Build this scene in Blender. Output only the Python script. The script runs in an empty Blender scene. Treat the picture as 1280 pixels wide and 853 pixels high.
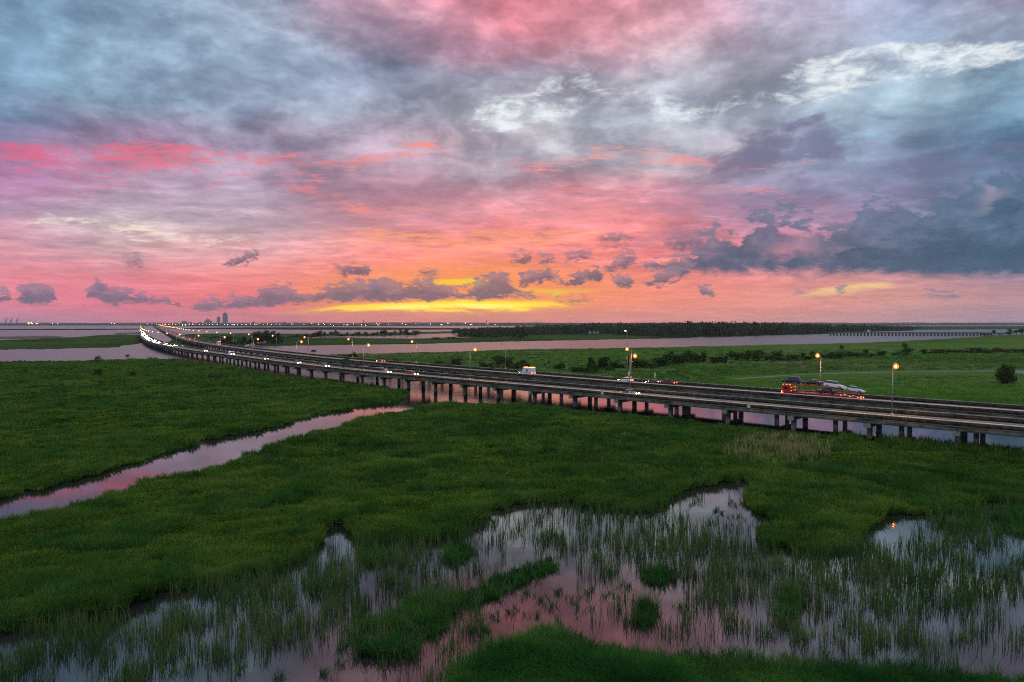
import bpy, bmesh, math, random
import numpy as np
from mathutils import Vector, Matrix

scene = bpy.context.scene
COL = scene.collection
R = math.radians

# ------------------------------------------------------------------ camera
F = 853.3                      # focal length in pixels of a 1280 wide picture
HOR = 403.5                    # row of the true horizon in that picture
CAM_H = 24.0                   # camera height above the water
PITCH = math.atan((426.5 - HOR) / F)

cam_data = bpy.data.cameras.new("camera")
cam_data.sensor_width = 36.0
cam_data.lens = 36.0 * F / 1280.0
cam_data.clip_start = 0.5
cam_data.clip_end = 90000.0
cam = bpy.data.objects.new("camera", cam_data)
COL.objects.link(cam)
cam.location = (0, 0, CAM_H)
cam.rotation_euler = (math.pi / 2 - PITCH, 0, 0)
scene.camera = cam

cP, sP = math.cos(PITCH), math.sin(PITCH)


def pix_dir(px, py):
    """direction through a photo pixel (1280x853), camera pitched slightly down"""
    x = (px - 640.0) / F
    y = (426.5 - py) / F
    # camera basis: right (1,0,0), up (0,sP,cP), forward (0,cP,-sP)
    return np.stack([x, y * sP + cP + 0 * x, y * cP - sP + 0 * x], -1)


def at(px, py, z=0.0):
    """the point at height z seen at a photo pixel"""
    d = pix_dir(np.asarray(px, float), np.asarray(py, float))
    t = (z - CAM_H) / d[..., 2]
    p = d * t[..., None]
    p[..., 2] = z
    return p


def at_y(px, py, Y):
    """the point at distance Y (world y) seen at a photo pixel"""
    d = pix_dir(np.asarray(px, float), np.asarray(py, float))
    p = d * (Y / d[..., 1])[..., None]
    p[..., 2] += CAM_H
    return p


def to_pix(x, y, z):
    x = np.asarray(x, float); y = np.asarray(y, float); z = np.asarray(z, float) - CAM_H
    f = y * cP - z * sP
    u = y * sP + z * cP
    return 640 + F * x / f, 426.5 - F * u / f


# ------------------------------------------------------------------ render settings
scene.view_settings.view_transform = 'Standard'
scene.view_settings.look = 'None'
scene.view_settings.exposure = 0.0
scene.view_settings.gamma = 1.0
scene.view_settings.use_curve_mapping = False
scene.render.engine = 'CYCLES'
scene.cycles.max_bounces = 5
scene.cycles.diffuse_bounces = 2
scene.cycles.glossy_bounces = 3
scene.cycles.transmission_bounces = 2
scene.cycles.transparent_max_bounces = 8
scene.cycles.volume_bounces = 0
scene.cycles.sample_clamp_indirect = 1.0
scene.cycles.use_adaptive_sampling = False
scene.cycles.use_denoising = False
scene.cycles.pixel_filter_type = 'BLACKMAN_HARRIS'
scene.cycles.filter_width = 1.15
scene.cycles.caustics_reflective = False
scene.cycles.caustics_refractive = False

# ------------------------------------------------------------------ node helpers


def lin(c):
    c = c / 255.0
    return c / 12.92 if c <= 0.04045 else ((c + 0.055) / 1.055) ** 2.4


def rgb(r, g, b):
    return (lin(r), lin(g), lin(b), 1.0)


class NT:
    """small helper that wires math nodes in one node tree"""

    def __init__(self, tree):
        self.t = tree

    def n(self, typ, **kw):
        nd = self.t.nodes.new(typ)
        for k, v in kw.items():
            setattr(nd, k, v)
        return nd

    def put(self, sock, v):
        if isinstance(v, bpy.types.NodeSocket):
            self.t.links.new(v, sock)
        elif v is not None:
            if hasattr(sock.default_value, '__len__') and not hasattr(v, '__len__'):
                sock.default_value = [v] * len(sock.default_value)
            else:
                sock.default_value = v

    def m(self, op, a, b=None, c=None, clamp=False):
        nd = self.n('ShaderNodeMath', operation=op, use_clamp=clamp)
        self.put(nd.inputs[0], a)
        if b is not None: self.put(nd.inputs[1], b)
        if c is not None: self.put(nd.inputs[2], c)
        return nd.outputs[0]

    def add(self, a, b): return self.m('ADD', a, b)
    def sub(self, a, b): return self.m('SUBTRACT', a, b)
    def mul(self, a, b): return self.m('MULTIPLY', a, b)
    def mn(self, a, b): return self.m('MINIMUM', a, b)
    def mx(self, a, b): return self.m('MAXIMUM', a, b)

    def ss(self, v, lo, hi, t0=0.0, t1=1.0, mode='SMOOTHSTEP'):
        nd = self.n('ShaderNodeMapRange', interpolation_type=mode, clamp=True)
        self.put(nd.inputs['Value'], v)
        self.put(nd.inputs['From Min'], lo); self.put(nd.inputs['From Max'], hi)
        self.put(nd.inputs['To Min'], t0); self.put(nd.inputs['To Max'], t1)
        return nd.outputs[0]

    def lerp(self, v, lo, hi, t0=0.0, t1=1.0):
        return self.ss(v, lo, hi, t0, t1, 'LINEAR')

    def comb(self, x, y, z):
        nd = self.n('ShaderNodeCombineXYZ')
        for i, v in enumerate((x, y, z)):
            self.put(nd.inputs[i], v)
        return nd.outputs[0]

    def sep(self, v):
        nd = self.n('ShaderNodeSeparateXYZ')
        self.put(nd.inputs[0], v)
        return nd.outputs[0], nd.outputs[1], nd.outputs[2]

    def vm(self, op, a, b=None, scale=None):
        nd = self.n('ShaderNodeVectorMath', operation=op)
        self.put(nd.inputs[0], a)
        if b is not None: self.put(nd.inputs[1], b)
        if scale is not None: self.put(nd.inputs['Scale'], scale)
        return nd.outputs[0]

    def noise(self, vec, scale=1.0, detail=4.0, rough=0.5, dist=0.0, out=0, lac=2.0):
        nd = self.n('ShaderNodeTexNoise', noise_dimensions='3D')
        self.put(nd.inputs['Vector'], vec)
        nd.inputs['Scale'].default_value = scale
        nd.inputs['Detail'].default_value = detail
        nd.inputs['Roughness'].default_value = rough
        nd.inputs['Lacunarity'].default_value = lac
        nd.inputs['Distortion'].default_value = dist
        return nd.outputs[out]

    def mix(self, f, a, b, blend='MIX', clamp=True):
        nd = self.n('ShaderNodeMix', data_type='RGBA', blend_type=blend, clamp_factor=clamp)
        self.put(nd.inputs[0], f)
        self.put(nd.inputs[6], a); self.put(nd.inputs[7], b)
        return nd.outputs[2]

    def ramp(self, f, stops, interp='LINEAR'):
        nd = self.n('ShaderNodeValToRGB')
        cr = nd.color_ramp
        cr.interpolation = interp
        while len(cr.elements) < len(stops):
            cr.elements.new(0.5)
        for e, (p, c) in zip(cr.elements, stops):
            e.position = p
        for e, (p, c) in zip(cr.elements, stops):
            e.color = c if len(c) == 4 else (*c, 1.0)
        self.put(nd.inputs[0], f)
        return nd.outputs[0]

    def rgbsep(self, c):
        nd = self.n('ShaderNodeSeparateColor')
        self.put(nd.inputs[0], c)
        return nd.outputs[0], nd.outputs[1], nd.outputs[2]


# ------------------------------------------------------------------ sky (world)
AZ0, AZ1 = -0.70, 0.70         # azimuth span (rad) that the cloud tables describe


def az_of(px): return math.atan((px - 640.0) / F)
def u_of(px): return (az_of(px) - AZ0) / (AZ1 - AZ0)
def el_of(py): return (HOR - py) / F


# broad colours of the cloud deck by photo column and row
TX = [0, 160, 320, 480, 640, 800, 960, 1120, 1280]
TROWS = {
    0:   [(112,144,174),(130,157,182),(158,170,192),(214,158,176),(240,134,150),(242,154,164),(176,160,184),(140,150,178),(152,134,166)],
    50:  [(120,150,177),(132,160,183),(138,156,180),(142,146,172),(214,134,152),(210,166,180),(178,164,182),(128,142,170),(166,188,200)],
    100: [(108,140,168),(130,156,178),(124,142,168),(116,124,150),(154,158,176),(160,170,184),(166,176,188),(154,174,188),(104,136,162)],
    150: [(112,140,170),(120,139,168),(136,146,170),(150,152,170),(186,190,198),(166,171,184),(148,154,172),(106,134,160),(88,122,152)],
    200: [(165,114,158),(185,112,150),(162,134,162),(174,140,158),(172,160,174),(184,160,170),(134,132,154),(134,145,168),(100,124,152)],
    250: [(166,132,164),(184,172,188),(174,160,178),(198,142,158),(212,146,158),(222,144,156),(158,134,166),(128,126,162),(110,132,162)],
    300: [(204,152,168),(206,186,188),(212,174,178),(236,142,142),(246,140,136),(248,142,142),(200,134,154),(150,132,158),(128,134,160)],
    340: [(232,142,152),(228,140,150),(245,148,144),(250,142,122),(250,144,122),(250,142,130),(236,146,142),(196,142,150),(158,134,152)],
    370: [(242,134,146),(238,126,142),(250,130,126),(252,148,100),(252,148,100),(252,146,122),(242,152,140),(224,158,142),(190,142,150)],
    390: [(232,130,150),(234,120,140),(245,124,125),(250,140,100),(252,150,90),(254,150,116),(250,156,130),(214,152,146),(186,142,150)],
    403: [(200,132,154),(224,126,142),(236,122,126),(246,138,104),(250,145,112),(250,146,126),(240,150,136),(208,150,146),(184,146,156)],
}
_ry = sorted(TROWS)
_T = np.array([[[lin(v) for v in c] for c in TROWS[y]] for y in _ry])


def table(px, py):
    px = min(max(px, 0), 1280); py = min(max(py, 0), 403)
    i = min(max(np.searchsorted(_ry, py) - 1, 0), len(_ry) - 2)
    j = min(max(np.searchsorted(TX, px) - 1, 0), len(TX) - 2)
    fy = (py - _ry[i]) / (_ry[i + 1] - _ry[i]); fx = (px - TX[j]) / (TX[j + 1] - TX[j])
    fx = fx * fx * (3 - 2 * fx)
    a = _T[i, j] * (1 - fx) + _T[i, j + 1] * fx
    b = _T[i + 1, j] * (1 - fx) + _T[i + 1, j + 1] * fx
    return a * (1 - fy) + b * fy


def sky_pix(a, e):
    d = (math.sin(a), math.cos(a), e)
    f = d[1] * cP - d[2] * sP; u = d[1] * sP + d[2] * cP
    return 640 + F * d[0] / f, 426.5 - F * u / f


world = bpy.data.worlds.new("World")
world.use_nodes = True
world.cycles.sampling_method = 'MANUAL'
world.cycles.sample_map_resolution = 512
wt = world.node_tree
for nd in list(wt.nodes):
    wt.nodes.remove(nd)
W = NT(wt)
gen = W.n('ShaderNodeTexCoord').outputs['Generated']
dx, dy, dz = W.sep(gen)
hr = W.m('SQRT', W.add(W.mul(dx, dx), W.mul(dy, dy)))
az = W.m('ARCTAN2', dx, dy)
el = W.mx(W.m('DIVIDE', dz, W.mx(hr, 0.001)), 0.0)
elc = W.mn(el, 4.0)
# plane coordinates of a high flat cloud deck (features shrink towards the horizon)
den = W.add(W.mx(dz, 0.0), 0.075)
plx = W.m('DIVIDE', dx, den); ply = W.m('DIVIDE', dy, den)
deck = W.comb(plx, ply, 0.3)
# angular coordinates for the nearer cumulus
ang = W.comb(az, W.mul(elc, 1.7), 0.0)

# slow warp so that no colour border stays straight
wrp = W.vm('SUBTRACT', W.noise(deck, 0.9, 5, 0.6, 0.0, 1), (0.5, 0.5, 0.5))
wx, wy, wz = W.sep(wrp)
wamp = W.ss(elc, 0.02, 0.25, 0.25, 1.0)
az_w = W.add(az, W.mul(W.mul(wx, 0.26), wamp))
el_w = W.mx(W.add(elc, W.mul(W.mul(wy, 0.16), W.mul(wamp, wamp))), 0.0)
u_w = W.lerp(az_w, AZ0, AZ1)
u_0 = W.lerp(az, AZ0, AZ1)

ROWS = [0.0, 0.012, 0.03, 0.055, 0.09, 0.13, 0.18, 0.235, 0.295, 0.36, 0.43, 0.50]
base = None
for i, e in enumerate(ROWS):
    st = []
    for k in range(17):
        a = AZ0 + (AZ1 - AZ0) * k / 16
        st.append((k / 16, tuple(table(*sky_pix(a, e)))))
    c = W.ramp(u_w, st)
    base = c if base is None else W.mix(W.lerp(el_w, ROWS[i - 1], e), base, c)
# above the frame: overcast brightened to light the ground
base = W.mix(W.ss(elc, 0.52, 1.3), base, (1.0, 1.03, 1.12, 1))
# behind the camera: deck without the sunset colours, its top brightened as fill light
back = W.ss(W.m('ABSOLUTE', az), 0.9, 1.7)
base = W.mix(back, base, W.ramp(W.lerp(elc, 0, 1.0), [(0, rgb(120, 124, 150)), (0.35, rgb(150, 165, 190)), (1, (1.0, 1.03, 1.12, 1))]))

elp0 = elc
# light and dark billows of the deck
n1 = W.noise(deck, 1.15, 8, 0.56, 0.35)
n1b = W.noise(W.vm('ADD', deck, (7.3, 2.1, 0)), 3.4, 6, 0.6, 0.4)
amp1 = W.ss(elc, 0.02, 0.13, 0.35, 1.0)
n1c = W.noise(W.vm('ADD', W.vm('MULTIPLY', deck, (0.8, 1.2, 1.0)), (17.3, 5.1, 0)), 7.5, 7, 0.62, 0.6)
n1s = W.ss(n1, 0.36, 0.66)
angl = W.vm('ADD', W.comb(az, W.mul(elc, 1.55), 0.0), W.vm('SCALE', wrp, None, 0.10))
lump1 = W.ss(W.noise(angl, 7.0, 9, 0.58, 0.12), 0.34, 0.66)
lump2 = W.ss(W.noise(W.vm('ADD', angl, (5.0, 3.0, 2.0)), 19.0, 8, 0.60, 0.15), 0.32, 0.68)
lk = W.ss(elc, 0.10, 0.26)
bil = W.add(W.add(W.mul(W.sub(n1s, 0.5), 0.45), W.mul(W.sub(n1b, 0.5), W.lerp(lk, 0, 1, 1.4, 0.7))), W.mul(W.sub(n1c, 0.5), W.lerp(lk, 0, 1, 0.7, 0.35)))
bil = W.add(bil, W.mul(lk, W.add(W.mul(W.sub(lump1, 0.5), 0.60), W.mul(W.sub(lump2, 0.5), 0.36))))
gain = W.m('POWER', 2.0, W.mul(W.add(W.mul(bil, 1.3), 0.06), W.mul(amp1, 1.0)))
cool = W.mix(W.ss(bil, -0.35, 0.35), (0.97, 0.985, 1.03, 1), (1.03, 1.05, 1.02, 1))
hsv = W.n('ShaderNodeHueSaturation')
W.put(hsv.inputs['Color'], base); W.put(hsv.inputs['Saturation'], W.ss(elp0, 0.16, 0.3, 1.02, 0.96))
base = hsv.outputs[0]
base = W.mix(1.0, base, W.comb(gain, gain, gain), 'MULTIPLY')
base = W.mix(W.ss(elc, 0.05, 0.2), base, W.mix(1.0, base, cool, 'MULTIPLY'))


def prof(rows):
    """azimuth ramp holding three numbers per stop; values are given per photo column"""
    st = []
    for r in rows:
        st.append((min(max(u_of(r[0]), 0.0), 1.0), (r[1], r[2], r[3])))
    return st


# --- white breaks where clear bright sky shows: columns, row of centre/403, half height/60, amount
def band_mask(spec, wob, wob_scale=1.0):
    """soft horizontal band: spec rows (px, centre row, half height, amount)"""
    st = prof([(x, (HOR - cy) / 403.5, hh / 100.0, am) for x, cy, hh, am in spec])
    r_, g_, b_ = W.rgbsep(W.ramp(u_0, st))
    cen = W.mul(r_, 403.5 / F)
    half = W.mul(g_, 100.0 / F)
    dist = W.m('DIVIDE', W.m('ABSOLUTE', W.sub(W.add(W.mul(elc, W.cosaz), W.mul(wob, wob_scale)), cen)), W.mx(half, 0.002))
    return W.mul(W.ss(dist, 1.0, 0.0), b_), dist


W.cosaz = W.m('DIVIDE', 1.0, W.mx(W.m('COSINE', W.m('MINIMUM', W.m('ABSOLUTE', az), 0.9)), 0.3))
elp = W.mul(elc, W.cosaz)      # elevation as the photo's rows count it

def stretch(v, k):
    return W.add(W.mul(W.sub(v, 0.5), k), 0.5)


angd0 = W.vm('ADD', W.comb(az, W.mul(elc, 2.0), 0.0), W.vm('SCALE', wrp, None, 0.08))
st_n = stretch(W.noise(W.vm('MULTIPLY', deck, (0.75, 1.0, 1.0)), 3.4, 10, 0.68, 0.6), 1.7)
st_f = stretch(W.noise(W.vm('MULTIPLY', W.vm('ADD', deck, (3.1, 8.2, 1.0)), (0.6, 1.35, 1.0)), 5.5, 10, 0.70, 0.9), 1.7)
st_fine = stretch(W.noise(W.vm('MULTIPLY', W.vm('ADD', deck, (6.0, 1.0, 4.0)), (0.6, 1.4, 1.0)), 19.0, 7, 0.7, 0.8), 2.0)
st_w = stretch(W.noise(W.vm('ADD', angd0, (2.0, 7.0, 1.0)), 24.0, 9, 0.66, 0.5), 1.7)
wob = W.mul(W.sub(n1b, 0.5), 0.07)

# white breaks
m1, _ = band_mask([(0, 280, 15, 0.0), (40, 273, 14, 0.8), (110, 279, 14, 0.8), (190, 290, 22, 0.85), (280, 300, 20, 0.95), (340, 306, 14, 0.35), (400, 310, 12, 0.0),
                   (550, 155, 30, 0.0), (605, 148, 40, 0.85), (655, 145, 56, 1.0), (705, 115, 74, 0.85), (760, 120, 55, 0.55), (860, 146, 34, 0.85), (900, 140, 34, 0.8), (960, 118, 48, 0.6), (1030, 96, 48, 1.2), (1110, 84, 46, 1.25), (1200, 78, 36, 1.15), (1280, 66, 30, 1.1)], wob)
wtx = W.add(W.add(W.mul(st_n, 0.4), W.mul(st_w, 0.5)), W.mul(st_fine, 0.10))
m1 = W.mn(m1, 0.95)
wn = W.ss(wtx, W.sub(0.74, W.mul(m1, 0.50)), W.sub(1.04, W.mul(m1, 0.46)))
white = W.mul(W.mul(wn, W.ss(m1, 0.0, 0.6)), W.ss(W.add(W.mul(lump2, 0.9), W.mul(st_w, 0.35)), 0.05, 0.95))
base = W.mix(W.mul(white, 0.9), base, W.ramp(W.lerp(elp, 0.05, 0.25), [(0, rgb(250, 226, 205)), (0.45, rgb(246, 232, 214)), (1, rgb(240, 247, 249))]))

# coral lit streaks, three belts
def streaks(spec, col, thr, seed_n, k=0.9):
    global base
    mm, _ = band_mask(spec, wob)
    seed_n = W.add(W.mul(seed_n, 0.56), W.mul(st_fine, 0.44))
    s = W.ss(seed_n, W.sub(thr, W.mul(mm, 0.36)), W.sub(thr + 0.34, W.mul(mm, 0.36)))
    base = W.mix(W.mul(W.mul(s, W.ss(mm, 0.0, 0.25)), k), base, col)


coral = W.ramp(u_0, [(u_of(0), rgb(222, 104, 138)), (u_of(250), rgb(244, 114, 132)), (u_of(480), rgb(252, 146, 134)), (u_of(760), rgb(252, 158, 148)), (u_of(1000), rgb(240, 136, 150)), (u_of(1280), rgb(205, 128, 165))])
streaks([(0, 200, 42, 1.0), (120, 200, 40, 0.95), (215, 195, 38, 1.0), (300, 205, 30, 0.75), (380, 215, 42, 0.7), (440, 205, 30, 0.75), (500, 190, 22, 0.8), (550, 185, 20, 0.75), (590, 195, 20, 0.3), (660, 212, 22, 0.8), (720, 205, 18, 0.6), (770, 192, 22, 0.9), (840, 196, 28, 0.9), (900, 208, 22, 0.6), (1000, 210, 20, 0.45), (1100, 172, 12, 0.25), (1200, 180, 20, 0.0)], coral, 0.66, st_f)
streaks([(0, 245, 22, 0.5), (100, 238, 20, 0.5), (200, 235, 20, 0.2), (330, 226, 25, 0.45), (400, 245, 30, 0.7), (470, 268, 24, 0.85), (560, 264, 18, 0.8), (640, 250, 18, 0.45), (720, 256, 34, 0.85), (790, 262, 30, 0.7), (880, 245, 22, 0.6), (960, 236, 16, 0.6), (1060, 268, 12, 0.6), (1110, 266, 10, 0.3), (1200, 260, 10, 0.0)], coral, 0.64, st_n)
hot = W.ramp(u_0, [(u_of(0), rgb(248, 150, 160)), (u_of(380), rgb(255, 158, 140)), (u_of(560), rgb(255, 176, 112)), (u_of(800), rgb(255, 156, 130)), (u_of(1000), rgb(244, 130, 150)), (u_of(1280), rgb(190, 130, 160))])
streaks([(0, 310, 20, 0.2), (250, 320, 20, 0.2), (350, 300, 30, 0.5), (450, 298, 26, 0.85), (560, 302, 24, 0.95), (680, 298, 18, 0.95), (780, 290, 18, 0.7), (900, 272, 14, 0.5), (1000, 275, 10, 0.2), (1100, 280, 10, 0.0)], hot, 0.66, stretch(W.noise(W.vm('MULTIPLY', deck, (0.45, 1.4, 1.0)), 4.2, 10, 0.68, 0.7), 1.7))

# lavender grey veils left unlit between the streaks
lav = W.ramp(u_0, [(u_of(0), rgb(158, 140, 168)), (u_of(300), rgb(168, 146, 168)), (u_of(640), rgb(178, 142, 160)), (u_of(900), rgb(160, 134, 162)), (u_of(1280), rgb(130, 126, 158))])
streaks([(0, 262, 40, 0.75), (160, 250, 36, 0.6), (320, 272, 44, 0.8), (480, 272, 40, 0.75), (640, 262, 40, 0.8), (760, 255, 36, 0.7), (880, 262, 40, 0.8), (1000, 262, 36, 0.8), (1120, 262, 36, 0.5), (1280, 250, 30, 0.3)], lav, 0.62, W.noise(W.vm('MULTIPLY', W.vm('ADD', deck, (11.0, 4.0, 2.0)), (0.6, 1.2, 1.0)), 2.6, 9, 0.66, 0.5), 0.75)
streaks([(0, 322, 16, 0.6), (120, 330, 14, 0.6), (260, 316, 14, 0.45), (420, 312, 14, 0.4), (560, 318, 12, 0.4), (700, 308, 14, 0.5), (850, 300, 16, 0.6), (900, 300, 10, 0.0)], lav, 0.62, st_n, 0.6)
# faint wisps of darker scud before the deck
sc_m, _ = band_mask([(300, 240, 30, 0.0), (440, 240, 34, 0.5), (480, 236, 34, 0.55), (540, 262, 20, 0.1), (600, 285, 14, 0.5), (640, 275, 18, 0.4), (690, 255, 18, 0.4), (760, 230, 20, 0.2), (850, 205, 20, 0.2), (900, 208, 36, 1.0), (960, 190, 52, 1.1), (1020, 166, 62, 1.0), (1060, 190, 60, 0.6), (1120, 215, 44, 0.7), (1200, 205, 50, 0.8), (1280, 205, 60, 0.9)], wob, 1.3)
angd = W.vm('ADD', ang, W.vm('SCALE', wrp, None, 0.05))
cu = W.noise(W.vm('MULTIPLY', angd, (1.0, 1.0, 1.0)), 17.0, 8, 0.58, 0.25)
cu2 = W.noise(W.vm('ADD', angd, (4.0, 1.0, 3.0)), 46.0, 6, 0.6, 0.2)
sc = W.ss(W.add(W.mul(cu, 0.75), W.mul(cu2, 0.25)), W.sub(0.70, W.mul(sc_m, 0.42)), W.sub(0.92, W.mul(sc_m, 0.40)))
base = W.mix(W.mul(sc, W.mul(W.ss(sc_m, 0, 0.3), 0.8)), base, W.ramp(u_0, [(u_of(300), rgb(140, 115, 145)), (u_of(700), rgb(150, 118, 145)), (u_of(930), rgb(116, 112, 144)), (u_of(1280), rgb(112, 120, 152))]))

# orange fill between the clouds round the set sun
og, _ = band_mask([(330, 372, 24, 0.0), (430, 362, 34, 0.6), (540, 352, 46, 0.9), (640, 352, 46, 0.85), (740, 358, 34, 0.5), (860, 365, 24, 0.0)], W.mul(W.sub(n1b, 0.5), 0.03))
base = W.mix(W.mul(og, 0.75), base, rgb(255, 158, 74))
# --- glow of the sun behind the low clouds: yellow belt at the horizon
gl_n = W.noise(W.comb(W.mul(az, 9.0), W.mul(elc, 85.0), 2.0), 1.0, 5, 0.6, 0.4)
gl_n = stretch(W.add(W.mul(gl_n, 0.6), W.mul(W.noise(W.comb(W.mul(az, 30.0), W.mul(elc, 160.0), 7.0), 1.0, 6, 0.66, 0.5), 0.4)), 1.7)
gwob = W.mul(W.sub(gl_n, 0.5), 0.012)
gm, _ = band_mask([(300, 392, 8, 0.0), (370, 390, 8, 0.35), (430, 386, 10, 0.9), (500, 384, 13, 1.0), (580, 382, 16, 1.0), (650, 383, 15, 0.95), (700, 380, 15, 0.6), (750, 377, 13, 0.25), (800, 374, 12, 0.0)], gwob)
gm2 = W.ss(W.mul(gm, W.add(0.12, W.mul(gl_n, 1.5))), 0.12, 0.60)
base = W.mix(gm2, base, W.ramp(W.ss(W.mul(gm, W.add(0.5, gl_n)), 0.4, 1.1), [(0, rgb(255, 176, 62)), (0.45, (1.4, 0.80, 0.0, 1)), (0.8, (1.6, 0.98, 0.0, 1)), (1, (1.6, 1.15, 0.2, 1))]))
gmb, _ = band_mask([(520, 352, 10, 0.0), (560, 353, 9, 0.85), (590, 352, 10, 0.8), (630, 360, 12, 0.3), (690, 366, 14, 0.55), (760, 362, 12, 0.3), (800, 362, 12, 0.0)], gwob)
base = W.mix(W.ss(W.mul(gmb, W.add(0.5, gl_n)), 0.25, 0.7), base, rgb(255, 206, 40))
gm3, _ = band_mask([(960, 368, 10, 0.0), (1010, 368, 12, 0.65), (1060, 360, 15, 1.0), (1100, 356, 11, 0.9), (1130, 358, 8, 0.3), (1200, 360, 8, 0.0)], gwob)
gl2 = stretch(W.noise(W.comb(W.mul(az, 22.0), W.mul(elc, 120.0), 5.0), 1.0, 7, 0.68, 0.5), 2.0)
base = W.mix(W.mul(W.ss(W.mul(gm3, W.add(0.25, gl2)), 0.15, 0.85), 0.9), base, rgb(250, 206, 140))

# --- low cumulus, defined by the height of top and base along the azimuth
# small torn cloud scraps between the bigger ones
SCRAPS = [(0, 376, 14, 0.5), (60, 368, 20, 0.5), (200, 374, 16, 0.6), (300, 362, 22, 0.7), (420, 350, 24, 0.7), (540, 350, 26, 0.75), (660, 342, 34, 0.9), (760, 334, 34, 0.9), (860, 340, 30, 0.75), (960, 366, 14, 0.5), (1100, 364, 12, 0.5), (1220, 366, 12, 0.45), (1280, 370, 10, 0.3)]


def cumulus(spec, soft, amp_t, amp_b, cols, shade, wobn, alpha=1.0, puff=0.55, lit=rgb(170, 160, 186)):
    """spec rows: (px, top row, base row); a gap is top>=base"""
    global base
    if spec[-1][0] < 1270:
        x, t, b = spec[-1]
        spec = spec + [(x + 9, (t + b) / 2 + 7, (t + b) / 2 - 7)]
    if spec[0][0] > 0:
        x, t, b = spec[0]
        spec = [(x - 9, (t + b) / 2 + 7, (t + b) / 2 - 7)] + spec
    st = prof([(x, (HOR - t) / 403.5, (HOR - b) / 403.5, 0.0) for x, t, b in spec])
    r_, g_, _ = W.rgbsep(W.ramp(W.add(u_0, W.mul(W.sub(cu4, 0.5), 0.012)), st))
    top = W.mul(r_, 403.5 / F); bot = W.mul(g_, 403.5 / F)
    nz = W.sub(wobn, 0.5)
    ins = W.mn(W.sub(W.add(top, W.mul(nz, amp_t)), elp), W.sub(elp, W.add(bot, W.mul(nz, amp_b))))
    mk = W.mul(W.ss(ins, -soft * 0.4, soft * 0.6), alpha)
    hgt = W.m('DIVIDE', W.sub(elp, bot), W.mx(W.sub(top, bot), 0.004))
    c0 = W.ramp(u_0, cols)
    lift = W.ss(W.add(hgt, W.mul(nz, 1.6)), 0.15, 1.05)
    c0 = W.mix(W.mul(lift, shade), c0, W.mix(0.5, base, lit))
    gn = W.m('POWER', 2.0, W.mul(nz, puff))
    c0 = W.mix(1.0, c0, W.comb(gn, gn, gn), 'MULTIPLY')
    base = W.mix(mk, base, c0)


cn = W.add(W.mul(cu, 0.6), W.mul(cu2, 0.4))
cu3 = W.noise(W.vm('ADD', W.vm('MULTIPLY', angd, (1.0, 1.25, 1.0)), (1.0, 5.0, 0.0)), 30.0, 7, 0.62, 0.2)
cu4 = W.noise(W.vm('ADD', angd, (9.0, 2.0, 6.0)), 90.0, 5, 0.6, 0.0)
cnf = stretch(W.add(W.mul(cu3, 0.52), W.mul(cu4, 0.48)), 1.35)
low_cols = [(u_of(0), rgb(106, 98, 122)), (u_of(200), rgb(114, 98, 120)), (u_of(420), rgb(122, 98, 112)), (u_of(640), rgb(124, 98, 108)), (u_of(850), rgb(108, 101, 120)), (u_of(1100), rgb(122, 114, 134)), (u_of(1280), rgb(126, 118, 140))]
LOW_A = [(0, 366, 377), (16, 366, 378), (22, 384, 370), (26, 360, 378), (40, 353, 381), (66, 358, 381), (76, 382, 372), (104, 380, 372), (110, 362, 372), (122, 346, 376), (140, 358, 380), (170, 364, 380), (200, 372, 380), (224, 374, 384), (232, 386, 380), (240, 380, 388), (262, 376, 388), (290, 372, 386), (316, 368, 386), (334, 356, 384), (352, 354, 384), (372, 364, 382), (392, 366, 378), (404, 360, 376), (424, 352, 378), (448, 352, 376), (470, 348, 377)]
LOW_B = [(455, 362, 356), (470, 350, 376), (505, 352, 377), (545, 350, 377), (562, 360, 375), (576, 366, 374), (592, 356, 376), (610, 344, 375), (628, 340, 372), (644, 356, 370), (655, 366, 372), (668, 368, 374), (682, 378, 370), (700, 374, 378), (730, 374, 379), (755, 380, 374), (870, 362, 358), (878, 358, 370), (890, 362, 372), (898, 372, 364), (985, 372, 366), (1000, 364, 370), (1020, 372, 366), (1040, 368, 362), (1052, 358, 370), (1062, 366, 362), (1130, 372, 364), (1160, 367, 373), (1200, 367, 373), (1218, 374, 366)]
LOW_C = [(415, 340, 335), (428, 334, 344), (445, 328, 343), (462, 332, 344), (470, 346, 336), (520, 346, 340), (530, 335, 347), (545, 340, 347), (552, 350, 340), (640, 360, 350), (652, 346, 358), (672, 338, 354), (686, 334, 350), (694, 350, 352), (712, 344, 356), (726, 338, 354), (748, 332, 350), (758, 346, 340), (764, 352, 354), (778, 345, 361), (790, 346, 356), (796, 358, 346), (806, 350, 357), (822, 343, 358), (848, 338, 350), (862, 330, 340), (872, 346, 340), (1050, 356, 344)]
LOW_D = [(270, 335, 322), (282, 324, 333), (300, 316, 332), (322, 312, 324), (328, 322, 312), (632, 330, 318), (642, 322, 332), (654, 316, 330), (664, 316, 324), (668, 326, 318), (676, 322, 332), (690, 319, 328), (698, 326, 318), (708, 320, 327), (722, 313, 326), (738, 316, 325), (744, 324, 318), (752, 334, 336), (766, 326, 340), (784, 314, 336), (794, 315, 328), (800, 330, 322), (806, 328, 340), (820, 322, 339), (836, 325, 338), (846, 318, 340), (866, 318, 338), (880, 330, 334), (890, 340, 326)]
LOW_E = [(150, 332, 320), (160, 322, 330), (176, 318, 328), (182, 326, 318), (742, 302, 292), (752, 292, 304), (770, 288, 306), (788, 292, 303), (794, 302, 292), (800, 296, 292), (824, 302, 300), (840, 292, 312), (860, 288, 312), (875, 292, 310), (885, 306, 296)]
smk, _ = band_mask(SCRAPS, W.mul(W.sub(cu3, 0.5), 0.04))
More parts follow.
